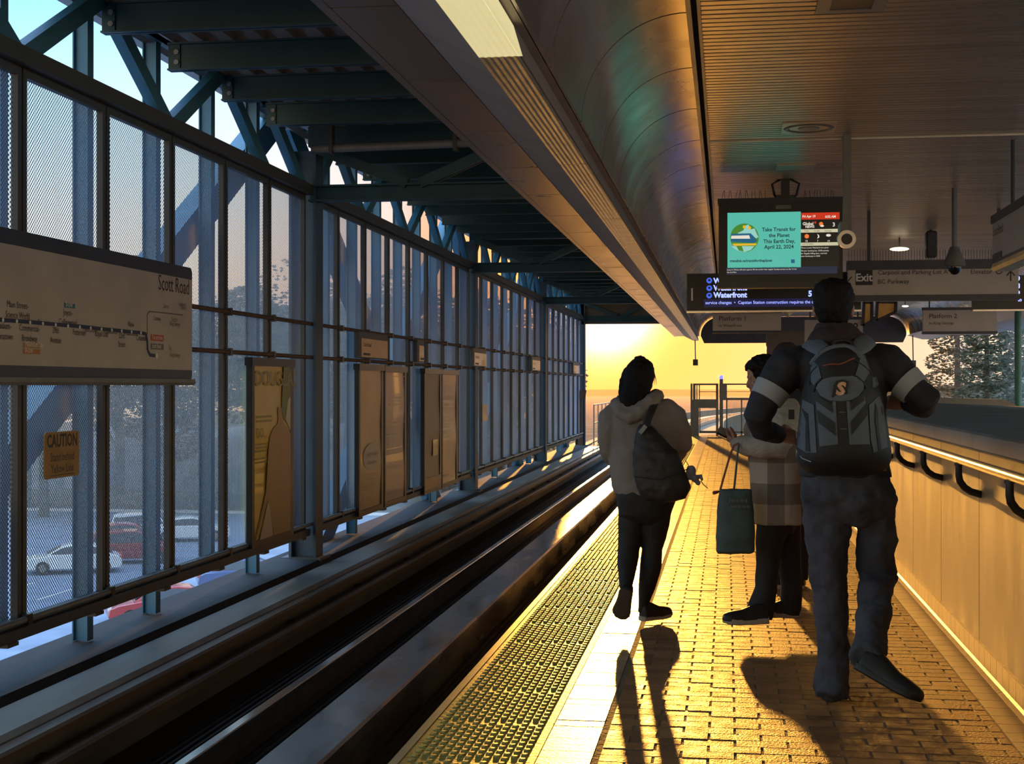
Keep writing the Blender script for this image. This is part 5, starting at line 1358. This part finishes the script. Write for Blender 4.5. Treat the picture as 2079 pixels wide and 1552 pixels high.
hl = mq(1742, 1346, -.40); tl = mq(1830, 1400, -.46)
shoe(man, hl + Vector((-.012, 0, -.028)), tl + Vector((0, 0, -.028)), Vector((.45, .1, .9)), .275, M['shoe'], M['shoe'], thick=.034, wide=1.12)

# ---- his backpack
bp = thing('backpack', (mq(1712, 950, -.25).x, MY - .25, 1.02), 'slate and black backpack with an orange S mark worn by the jeans-clad person', 'backpack')
rows = [(700, 1712, 12, .05), (706, 1710, 34, .10), (716, 1708, 47, .13), (735, 1706, 58, .15), (765, 1706, 70, .18), (800, 1709, 82, .20), (840, 1711, 88, .21), (880, 1712, 93, .22), (915, 1713, 97, .22), (935, 1713, 97, .21), (950, 1713, 90, .18), (962, 1713, 72, .10), (966, 1713, 50, .05)]
def interp(py, k):
    for a, b2 in zip(rows[:-1], rows[1:]):
        if py <= b2[0]:
            t_ = max(0, (py - a[0]) / (b2[0] - a[0])); return a[k] + (b2[k] - a[k]) * t_
    return rows[-1][k]
def pd(px, py):
    u = max(-1, min(1, (px - interp(py, 1)) / interp(py, 2)))
    return MY - .13 - interp(py, 3) * (1 - abs(u) ** 2.6) ** .5
g = G(); rs = []
for k in range(40):
    py = 700 + (966 - 700) * k / 39.; cx_, hw = interp(py, 1), interp(py, 2); r = []
    for i in range(25):
        u = -math.cos(math.pi * i / 24); px = cx_ + hw * u; r.append(P(px, py, Y=pd(px, py)))
    for i in range(1, 8): px = cx_ + hw * (1 - 2 * i / 8.) * .96; r.append(P(px, py, Y=MY - .115))
    rs.append(r)
g.rings(rs); g.build('main_body', M['packblack'], bp, smooth=True)
cv = lambda L_: [(x / 5.174 + 1600, y / 5.174 + 680) for x, y in L_]
def pp(nm, m, L_, eps=.004, th=.006, par=None):
    g = G(); g.patch(cv(L_), pd, eps, th, 3); return g.build(nm, m, par or bp)
pp('side_panel', M['packgrey'], [(245, 250), (320, 335), (350, 455), (280, 545), (238, 490), (232, 380)])
pp('side_panel', M['packgrey'], [(745, 300), (762, 215), (805, 215), (862, 385), (800, 490), (705, 435)])
pp('badge_panel', M['packgrey'], [(288, 560), (320, 505), (370, 465), (460, 442), (680, 432), (750, 460), (800, 520), (790, 580), (740, 645), (670, 685), (560, 700), (430, 690), (340, 640)], .007)
pp('lower_panel', M['packgrey'], [(290, 690), (400, 700), (462, 740), (470, 700), (500, 700), (525, 1150), (330, 1175), (300, 800)])
pp('lower_panel', M['packgrey'], [(612, 700), (648, 700), (660, 740), (800, 640), (830, 760), (862, 1150), (645, 1155)])
pp('pocket_band', M['packblack'], [(300, 790), (490, 925), (498, 1060), (320, 925)], .009); pp('pocket_band', M['packblack'], [(832, 720), (832, 850), (668, 1050), (660, 915)], .009)
pp('pocket_band', M['packblack'], [(300, 640), (460, 730), (468, 820), (295, 700)], .009); pp('pocket_band', M['packblack'], [(655, 705), (790, 610), (800, 690), (660, 800)], .009)
pp('side_pocket', M['packgrey'], [(150, 680), (270, 740), (300, 1240), (190, 1240), (95, 1180), (125, 850)]); pp('side_pocket', M['packgrey'], [(850, 740), (960, 640), (1000, 750), (1050, 1180), (900, 1240), (870, 1100)])
pp('pocket_band', M['packblack'], [(140, 770), (205, 830), (225, 1230), (180, 1225), (185, 900)], .009); pp('pocket_band', M['packblack'], [(920, 720), (945, 800), (950, 950), (985, 1210), (955, 1220), (915, 900)], .009)
pp('side_panel', M['packgrey'], [(885, 450), (930, 440), (955, 530), (890, 560)])
def pline(nm, m, L_, r, eps=.004):
    g = G(); g.tube([P(x, y, Y=pd(x, y) - eps) for x, y in cv(L_)], r, 8, round_end=True); return g.build(nm, m, bp, smooth=True)
pline('top_trim', M['packgrey'], [(255, 295), (310, 225), (400, 160), (500, 128), (590, 120), (670, 140), (730, 185), (755, 230)], .0125)
pline('red_zip', M['rustline'], [(370, 325), (450, 308), (530, 312), (600, 290), (650, 262), (692, 248)], .0035)
pline('cord', M['packblack'], [(300, 335), (240, 400), (225, 520)], .004); pline('cord', M['packblack'], [(720, 280), (800, 330), (870, 400)], .004); pline('cord', M['packblack'], [(345, 465), (290, 520), (270, 590)], .005); pline('cord', M['packblack'], [(720, 440), (790, 500), (820, 560)], .005)
pline('strap_bar', M['inkgrey'], [(540, 815), (600, 815)], .002); pline('strap_bar', M['inkgrey'], [(550, 990), (615, 990)], .002)
pline('piping', M['band'], [(88, 1220), (150, 1300), (240, 1335)], .0025)
a = P(1696, 803, Y=pd(1707, 790) - .014); kb = mpp(1700, MY - .34)
g = G(); g.text('S', (a.x - .006, a.y + .002, a.z - .006), NR, NU, 30 * kb, 'LEFT', 0, 1.05, .012, .18); g.build('mark_outline', M['packblack'], bp)
g = G(); g.text('S', (a.x + .002, a.y, a.z + .004), NR, NU, 24 * kb, 'LEFT', 0, 1.05, .004, .18); g.build('orange_mark', mat('orange_mark', (.55, .30, .17), .5, var=.3, scale=30), bp)
for sx, pts in ((-1, [(1672, 712, -.20), (1656, 702, -.15), (1645, 695, -.06), (1640, 698, .03), (1640, 730, .125), (1642, 850, .15), (1650, 930, .05)]), (1, [(1736, 712, -.20), (1752, 700, -.15), (1763, 690, -.06), (1768, 696, .03), (1770, 730, .125), (1775, 850, .15), (1785, 930, .05)])):
    g = G(); g.tube([mq(*p) for p in pts], [.034, .04, .04, .04, .036, .03, .02], 12, flat=.35, up=Vector((0, -1, .3))); g.build('shoulder_strap', M['packgrey'], bp, smooth=True)
g = G(); g.tube([P(1690, 704, Y=MY - .2), P(1695, 693, Y=MY - .19), P(1715, 690, Y=MY - .19), P(1728, 695, Y=MY - .19), P(1732, 704, Y=MY - .2)], .008, 8); g.build('grab_handle', M['packblack'], bp, smooth=True)

# ---- the woman with the sling bag
WY = 8.4
def wq(px, py, dy=0.0): return P(px, py, Y=WY + dy)
kw = mpp(1300, WY)
wo = thing('person', (wq(1300, 1262).x, WY, 0), 'person with long dark hair in a grey hoodie walking along the platform edge', 'person')
g = G(); hc = wq(1299, 806, .04); head(g, hc, .215, .1, .05)
g.tube([wq(1303, 835), wq(1300, 812, .02), wq(1299, 790, .03)], [.06, .05, .05], 12)
torso(g, wq, WY, [(1040, 1258, 1360, .11, 0), (980, 1258, 1368, .11, 0), (910, 1262, 1360, .10, 0), (860, 1255, 1362, .10, 0), (832, 1275, 1345, .07, 0)])
WLA = [wq(1252, 845), wq(1236, 875, -.01), wq(1232, 915, -.0), wq(1246, 935, .10), wq(1268, 930, .24)]
WRA = [wq(1362, 842), wq(1378, 868, -.01), wq(1388, 905, 0), wq(1376, 925, .10), wq(1350, 925, .24)]
for A in (WLA, WRA): g.tube(A, [.055, .045, .04, .034, .026], 12)
hand(g, wq(1268, 930, .23), wq(1290, 920, .32) - wq(1268, 930, .23), (.3, -.2, 1), 1, .88, .45); hand(g, wq(1350, 925, .23), wq(1325, 918, .32) - wq(1350, 925, .23), (-.3, -.2, 1), -1, .88, .45)
WL = [(1284, 1035, 0, 27), (1281, 1070, .0, 27), (1280, 1090, .0, 25), (1276, 1115, -.02, 22), (1274, 1145, -.06, 21), (1272, 1170, -.12, 17), (1270, 1197, -.18, 12)]
WR = [(1332, 1035, 0, 32), (1330, 1065, .01, 30), (1328, 1090, .02, 25), (1324, 1115, .02, 21), (1321, 1150, .0, 23), (1314, 1190, .0, 18), (1307, 1225, .0, 11.5), (1306, 1245, .0, 11)]
for Lg in (WL, WR): g.tube([wq(a, b2, c) for a, b2, c, r in Lg], [max(.028, r * kw * .82) for a, b2, c, r in Lg], 12)
g.skin('body', M['skin'], wo, .0065, 3)
g = G()
torso(g, wq, WY, [(1062, 1300, 1330, .09, 0), (1045, 1256, 1362, .13, 0), (1010, 1251, 1374, .145, -.01), (985, 1249, 1376, .14, -.01), (960, 1248, 1372, .12, 0)])
for Lg in (WL, WR): g.tube([wq(a, b2, c) for a, b2, c, r in Lg], [r * kw for a, b2, c, r in Lg], 14)
lg = g.skin('leggings', M['legging'], wo, .008, 3, .008, .08)
g = G()
torso(g, wq, WY, [(1003, 1247, 1378, .15, 0), (985, 1242, 1380, .16, 0), (950, 1238, 1382, .16, 0), (910, 1240, 1376, .145, 0), (870, 1238, 1376, .14, 0), (840, 1236, 1374, .13, 0), (822, 1247, 1358, .115, 0), (808, 1268, 1338, .09, 0)])
HLA = [wq(1256, 838), wq(1241, 850, -.01), wq(1234, 880, -.01), wq(1234, 912, .0), wq(1244, 930, .07), wq(1262, 932, .2)]
HRA = [wq(1352, 832), wq(1370, 848, -.01), wq(1382, 878, -.01), wq(1385, 905, .0), wq(1376, 920, .08), wq(1356, 926, .2)]
for A in (HLA, HRA): g.tube(A, [.07, .078, .066, .058, .052, .042], 14, round_end=True)
hd = g.skin('hoodie', M['sweat'], wo, .010, 4, .022, .09)
g = G(); a, b2, c = wq(1256, 818, -.06), wq(1282, 856, -.17), wq(1336, 800, -.04)
g.tube([wq(1262, 812, .06), wq(1252, 822, -.03), wq(1262, 840, -.11), wq(1280, 848, -.14), wq(1300, 838, -.14), wq(1322, 815, -.09), wq(1335, 803, -.02), wq(1330, 800, .06)], [.03, .04, .045, .045, .05, .048, .04, .03], 12, round_end=True)
torso(g, wq, WY, [(850, 1266, 1300, .03, -.13), (838, 1258, 1315, .05, -.11), (822, 1254, 1330, .075, -.06), (806, 1262, 1334, .085, -.02), (797, 1280, 1330, .07, .0)])
g.skin('hood', M['sweat'], hd, .008, 3, .02, .05)
g = G()
torso(g, wq, WY, [(834, 1274, 1279, .008, -.12), (822, 1266, 1292, .022, -.12), (806, 1262, 1314, .035, -.09), (790, 1262, 1323, .06, -.05), (770, 1264, 1328, .088, -.01), (752, 1268, 1329, .098, .0), (738, 1276, 1325, .09, .01), (730, 1286, 1316, .06, .01), (727, 1293, 1308, .025, .01)], 2.0)
g.ell(wq(1299, 728, -.03), (.035, .035, .016))
g.tube([wq(1272, 752, .0), wq(1265, 775, -.02), wq(1264, 800, -.05), wq(1267, 818, -.09), wq(1276, 831, -.12)], [.02, .024, .026, .024, .01], 10, round_end=True)
hr_ = g.skin('hair', M['hair'], wo, .007, 2, .010, .02)
g = G(); 
for px, a in ((1328, 0), (1330, 3)): g.tube([wq(1326, 750, .02), wq(px + 1, 768, .03), wq(px + a, 782, .04)], [.003, .0025, .001], 5)
g.build('loose_strand', M['hair'], hr_)
shoe(wo, wq(1304, 1262, -.03), wq(1304, 1262, -.03) + Vector((.16, .18, 0)), (0, 0, 1), .225, M['shoe'], M['sole'], thick=.03)
hl = wq(1272, 1198, -.24); tl = wq(1258, 1258, -.16)
shoe(wo, hl + Vector((0, -.035, 0)), tl + Vector((0, -.03, 0)), Vector((.1, 1, .1)), .205, M['shoe'], mat('dark_sole', (.05, .035, .025), .7), wide=1.05)
# sling bag
sb = thing('sling_bag', (wq(1340, 1000, -.25).x, WY - .25, .75), 'dark sling bag on one shoulder of the grey hoodie wearer', 'bag')
g = G(); torso(g, wq, WY, [(1020, 1330, 1368, .03, -.24), (1012, 1305, 1392, .07, -.24), (990, 1292, 1404, .085, -.245), (950, 1285, 1390, .085, -.24), (920, 1284, 1380, .08, -.235), (895, 1287, 1352, .07, -.225), (872, 1293, 1330, .05, -.21), (860, 1298, 1318, .03, -.20)])
g.skin('bag_body', M['bag'], sb, .008, 3, .02, .08)
g = G(); g.tube([wq(1310, 872, -.24), wq(1316, 850, -.22), wq(1326, 828, -.16), wq(1333, 812, -.06), wq(1337, 806, .02), wq(1340, 825, .12)], [.024, .022, .021, .021, .02, .018], 10, flat=.3, up=Vector((0, -1, .2))); g.build('strap', M['bag'], sb, smooth=True)
g = G(); a = wq(1299, 880, -.285); g.bar(a, wq(1311, 865, -.275), .012, .022); g.build('strap_tab', M['band'], sb)
g = G(); g.tube([wq(1288, 968, -.325), wq(1340, 975, -.345), wq(1398, 952, -.30)], .003, 6); g.build('seam_line', M['packblack'], sb)
ch = thing('plush_charm', tuple(wq(1408, 960, -.24)), 'small grey plush charm dangling from the dark sling bag', 'charm')
g = G(); g.ell(wq(1404, 957, -.24), (.026, .022, .034)); g.ell(wq(1411, 972, -.24), (.024, .022, .022)); g.ell(wq(1417, 981, -.24), (.016, .014, .014)); g.tube([wq(1398, 950, -.24), wq(1395, 962, -.24), wq(1400, 972, -.24)], .011, 8, round_end=True); g.tube([wq(1410, 968, -.24), wq(1424, 966, -.24), wq(1425, 974, -.24)], .009, 8, round_end=True)
g.skin('plush', M['plush'], ch, .004, 2)
g = G(); g.tube([wq(1392, 935, -.24), wq(1397, 944, -.24), wq(1402, 952, -.24)], .0025, 6); g.build('cord', M['bag'], ch)
g = G(); g.tube([wq(1422, 976, -.24), wq(1428, 984, -.24), wq(1437, 992, -.24)], .006, 8, flat=.5); g.build('ribbon', M['p_pale'], ch)

# ---- the person in the plaid coat, facing left and reading a phone
PY_ = 8.32
def pq(px, py, dy=0.0): return P(px, py, Y=PY_ + dy)
kp = mpp(1560, PY_)
pl = thing('person', (pq(1570, 1262).x, PY_, 0), 'person with curly hair in a plaid coat looking down at a phone', 'person')
g = G(); hc = pq(1557, 803, 0.0); HMx = head(g, hc, .215, math.pi / 2 + .2, -.2)
g.tube([pq(1562, 842), pq(1556, 815), pq(1552, 795)], [.06, .052, .05], 12)
torso(g, pq, PY_, [(1045, 1545, 1615, .13, 0), (980, 1545, 1618, .14, 0), (910, 1540, 1615, .15, 0), (860, 1535, 1612, .15, 0), (835, 1548, 1600, .11, 0)])
PA = [pq(1575, 850, -.17), pq(1582, 885, -.21), pq(1572, 912, -.22), pq(1530, 910, -.18), pq(1496, 904, -.12)]
PB = [pq(1568, 850, .17), pq(1570, 885, .21), pq(1562, 915, .2), pq(1525, 915, .1), pq(1498, 900, .0)]
for A in (PA, PB): g.tube(A, [.05, .045, .042, .034, .027], 12)
hand(g, pq(1500, 904, -.12), pq(1476, 888, -.08) - pq(1500, 904, -.12), (0, .5, .8), -1, .88, .5); hand(g, pq(1501, 901, .0), pq(1478, 889, -.02) - pq(1501, 901, .0), (0, -.5, .8), 1, .88, .5)
FL = [(1573, 1050, -.06, 36), (1560, 1110, -.07, 27), (1558, 1150, -.07, 24), (1556, 1195, -.07, 23), (1546, 1230, -.08, 27), (1540, 1252, -.09, 29)]
BL = [(1592, 1050, .08, 34), (1600, 1110, .08, 26), (1604, 1150, .08, 24), (1608, 1190, .08, 22), (1606, 1225, .08, 22), (1602, 1246, .08, 25)]
for Lg in (FL, BL): g.tube([pq(a, b2, c) for a, b2, c, r in Lg], [min(.08, .05 + .03 * (i == 0)) * (1 if i < 4 else .8) for i, (a, b2, c, r) in enumerate(Lg)], 12)
g.skin('body', M['skin'], pl, .0065, 3)
g = G()
for Lg in (FL, BL): g.tube([pq(a, b2, c) for a, b2, c, r in Lg], [r * kp for a, b2, c, r in Lg], 16)
torso(g, pq, PY_, [(1080, 1545, 1612, .12, 0), (1045, 1534, 1622, .16, 0), (1000, 1532, 1622, .16, 0), (960, 1540, 1615, .14, 0)])
g.skin('trousers', M['legging'], pl, .009, 3, .014, .12)
g = G()
torso(g, pq, PY_, [(1062, 1522, 1632, .19, 0), (1050, 1522, 1634, .195, 0), (1000, 1522, 1632, .19, 0), (950, 1522, 1630, .18, 0), (910, 1516, 1628, .18, 0), (870, 1508, 1624, .18, 0), (845, 1518, 1616, .17, 0), (828, 1536, 1600, .13, 0)])
ct = g.skin('coat', M['plaid'], pl, .010, 3, .018, .12)
g = G()
g.tube([pq(1585, 850, -.15), pq(1592, 880, -.21), pq(1580, 908, -.235), pq(1545, 908, -.215), pq(1515, 905, -.17), pq(1499, 903, -.13)], [.075, .075, .07, .066, .06, .05], 14, round_end=True)
g.tube([pq(1580, 850, .15), pq(1585, 885, .21), pq(1570, 908, .21), pq(1530, 908, .12), pq(1503, 901, .02)], [.075, .075, .066, .06, .05], 14, round_end=True)
g.skin('coat_sleeve', M['cream'], ct, .009, 3, .022, .05)
g = G(); torso(g, pq, PY_, [(872, 1560, 1618, .04, -.2), (862, 1556, 1622, .07, -.18), (845, 1556, 1628, .11, -.13), (825, 1550, 1624, .14, -.06), (810, 1560, 1616, .12, .0)])
hd = g.skin('sherpa_hood', M['cream'], ct, .008, 2, .02, .03)
g = G(); a, b2 = pq(1601, 832, -.29), pq(1613, 852, -.29); g.box(a.x, b2.x, PY_ - .285, PY_ - .27, b2.z, a.z); g.build('hood_patch', M['packblack'], hd)
g = G()
Rh = random.Random(3)
g.ell(HMx @ Vector((0, -.012, .155)), (.088, .092, .092), HMx.to_3x3().normalized())
g.ell(HMx @ Vector((0, -.045, .11)), (.084, .07, .08), HMx.to_3x3().normalized())
for k in range(330):
    a = Rh.uniform(0, 6.28); z = Rh.uniform(-.6, 1); r = math.sqrt(max(0, 1 - z * z)); v = Vector((r * math.cos(a), r * math.sin(a), z))
    if v.y > .30 and v.z < .32: continue
    g.ell(HMx @ Vector((v.x * .094, v.y * .108 - .008, v.z * .098 + .152)), Rh.uniform(.009, .018), None, 7, 5)
g.skin('curly_hair', M['hair'], pl, .005, 1)
shoe(pl, pq(1558, 1267, -.14), pq(1482, 1270, -.20), (0, 0, 1), .25, M['shoe'], M['sole'], thick=.042)
shoe(pl, pq(1624, 1254, .08), pq(1556, 1254, .05), (0, 0, 1), .24, M['shoe'], M['sole'], thick=.042)
ph = thing('phone', tuple(pq(1476, 888, -.06)), 'dark phone held in both hands by the plaid coat wearer', 'phone')
a, b2 = pq(1460, 874, -.06), pq(1491, 889, -.06); Fm = Matrix.Translation((a + b2) / 2) @ (b2 - a).to_track_quat('X', 'Z').to_matrix().to_4x4() @ Matrix.Rotation(.5, 4, 'X')
g = G(); g.box(-.055, .055, -.038, .038, -.006, .006, Fm); g.build('case', M['black'], ph)
g = G(); g.box(-.051, .051, -.034, .034, .006, .0068, Fm); g.build('glass', mat('phone_glass', (.3, .25, .2), .1, var=0), ph)
tt = thing('tote_bag', tuple(pq(1495, 1120, -.2)), 'teal tote bag with pale lettering hanging from the plaid coat wearer\'s arm', 'bag')
TYd = -.24
g = G(); torso(g, pq, PY_, [(1125, 1458, 1525, .02, TYd), (1120, 1454, 1532, .045, TYd), (1090, 1453, 1534, .06, TYd), (1040, 1455, 1531, .055, TYd), (1005, 1459, 1527, .04, TYd), (993, 1461, 1526, .03, TYd)], 3.0)
g.skin('bag_body', M['tote'], tt, .006, 2, .016, .10)
for pts in ([(1462, 996), (1472, 960), (1482, 925), (1490, 905), (1500, 900)], [(1490, 996), (1494, 960), (1497, 925), (1500, 902)]):
    g = G(); g.tube([pq(a, b2, TYd - .01 + .02 * (i > 2)) for i, (a, b2) in enumerate(pts)], .006, 8, flat=.6); g.build('strap', M['rustline'] if pts[0][0] == 1462 else M['tote'], tt, smooth=True)
M['totetxt'] = mat('tote_print', (.20, .20, .17), .7)
g = G()
for r_, (y0_, n_, x0_) in enumerate(((1019, 8, 1481), (1030, 9, 1484))):
    for k in range(n_):
        a = pq(x0_ + 4.6 * k, y0_, TYd); w_ = 3.2 * kp; h_ = (8 if r_ == 0 else 6) * kp; yy = PY_ + TYd - .066
        g.box(a.x, a.x + w_ * .3, yy, yy + .004, a.z, a.z + h_ * R.uniform(.7, 1)); g.box(a.x, a.x + w_, yy, yy + .004, a.z + h_ * .4, a.z + h_ * .55)
        if k % 2: g.box(a.x + w_ * .7, a.x + w_, yy, yy + .004, a.z, a.z + h_ * .9)
g.build('print', M['totetxt'], tt)
g = G(); g.tube([pq(1461, 998, TYd), pq(1455, 1000, TYd - .01), pq(1450, 1001, TYd - .01)], [.005, .009, .011], 8, round_end=True); g.build('zip_pull', M['rustline'], tt, smooth=True)

# ---- the person in the dark beanie farther off
BY = 10.0
def bq(px, py, dy=0.0): return P(px, py, Y=BY + dy)
be = thing('person', (bq(1600, 1190).x, BY, 0), 'person in a dark beanie mostly hidden behind the plaid coat and backpack', 'person')
g = G(); hc = bq(1597, 764, .02); head(g, hc, .23, .1, .0)
g.tube([bq(1600, 800), bq(1598, 760)], [.06, .055], 12)
torso(g, bq, BY, [(1000, 1560, 1640, .11, 0), (930, 1558, 1642, .11, 0), (860, 1560, 1640, .11, 0), (815, 1560, 1642, .10, 0), (795, 1575, 1622, .07, 0)])
for sx in (-1, 1):
    g.tube([bq(1600 + sx * 38, 812), bq(1600 + sx * 52, 870), bq(1600 + sx * 54, 930, .03), bq(1600 + sx * 50, 985, .06)], [.055, .046, .038, .028], 12)
    hand(g, bq(1600 + sx * 50, 985, .06), (0, .15, -1), (-sx, .1, 0), sx, .95, .3)
    g.tube([bq(1600 + sx * 20, 990), bq(1600 + sx * 21, 1080, .02), bq(1600 + sx * 21, 1175)], [.085, .06, .045], 12)
g.skin('body', M['skin'], be, .008, 3)
g = G(); torso(g, bq, BY, [(1005, 1545, 1655, .14, 0), (930, 1550, 1650, .135, 0), (860, 1552, 1648, .135, 0), (812, 1552, 1648, .12, 0), (792, 1572, 1626, .09, 0)])
for sx in (-1, 1): g.tube([bq(1600 + sx * 40, 812), bq(1600 + sx * 54, 870), bq(1600 + sx * 56, 930, .03), bq(1600 + sx * 51, 978, .06)], [.07, .06, .052, .042], 12, round_end=True)
g.skin('coat', M['jacket'], be, .011, 3, .015, .1)
g = G()
for sx in (-1, 1): g.tube([bq(1600 + sx * 20, 985), bq(1600 + sx * 22, 1080, .02), bq(1600 + sx * 22, 1178)], [.10, .078, .065], 12)
g.skin('trousers', M['legging'], be, .011, 2)
for sx in (-1, 1): shoe(be, Vector((bq(1600 + sx * 22, 1185).x, BY - .08, 0)), Vector((bq(1600 + sx * 24, 1185).x, BY + .2, 0)), (0, 0, 1), .28, M['shoe'], M['sole'])
g = G(); torso(g, bq, BY, [(748, 1568, 1626, .108, 0), (738, 1565, 1629, .112, 0), (725, 1565, 1629, .112, 0), (710, 1570, 1624, .10, 0), (700, 1579, 1615, .075, 0), (695, 1588, 1606, .03, 0)], 2.0)
g.skin('beanie', M['hood'], be, .009, 2, .006, .03)

def thin_haze(poly, top, dens, col, label):
    g = G(); g.prism(poly, 'Z', GZ + .2, top); o = g.build('haze', M['black']); tag(o, label, 'haze', kind='stuff')
    m = bpy.data.materials.new('thin_haze'); m.use_nodes = True; t = m.node_tree; t.nodes.clear()
    v = t.nodes.new('ShaderNodeVolumeScatter'); v.inputs['Color'].default_value = col; v.inputs['Density'].default_value = dens; v.inputs['Anisotropy'].default_value = 0
    q = t.nodes.new('ShaderNodeOutputMaterial'); t.links.new(v.outputs[0], q.inputs['Volume']); o.data.materials.clear(); o.data.materials.append(m)
thin_haze([(-120, 48), (-9.5, 48), (-17.6, 75), (-25.8, 118), (-120, 118)], 16, .0055, (.66, .88, 1.0, 1), 'pale blue morning haze over the car park beyond the perforated wall')
thin_haze([(14.6, 76), (95, 76), (105, 129), (18.2, 129)], 30, .0045, (.75, .88, .95, 1), 'pale haze among the conifers on the right')
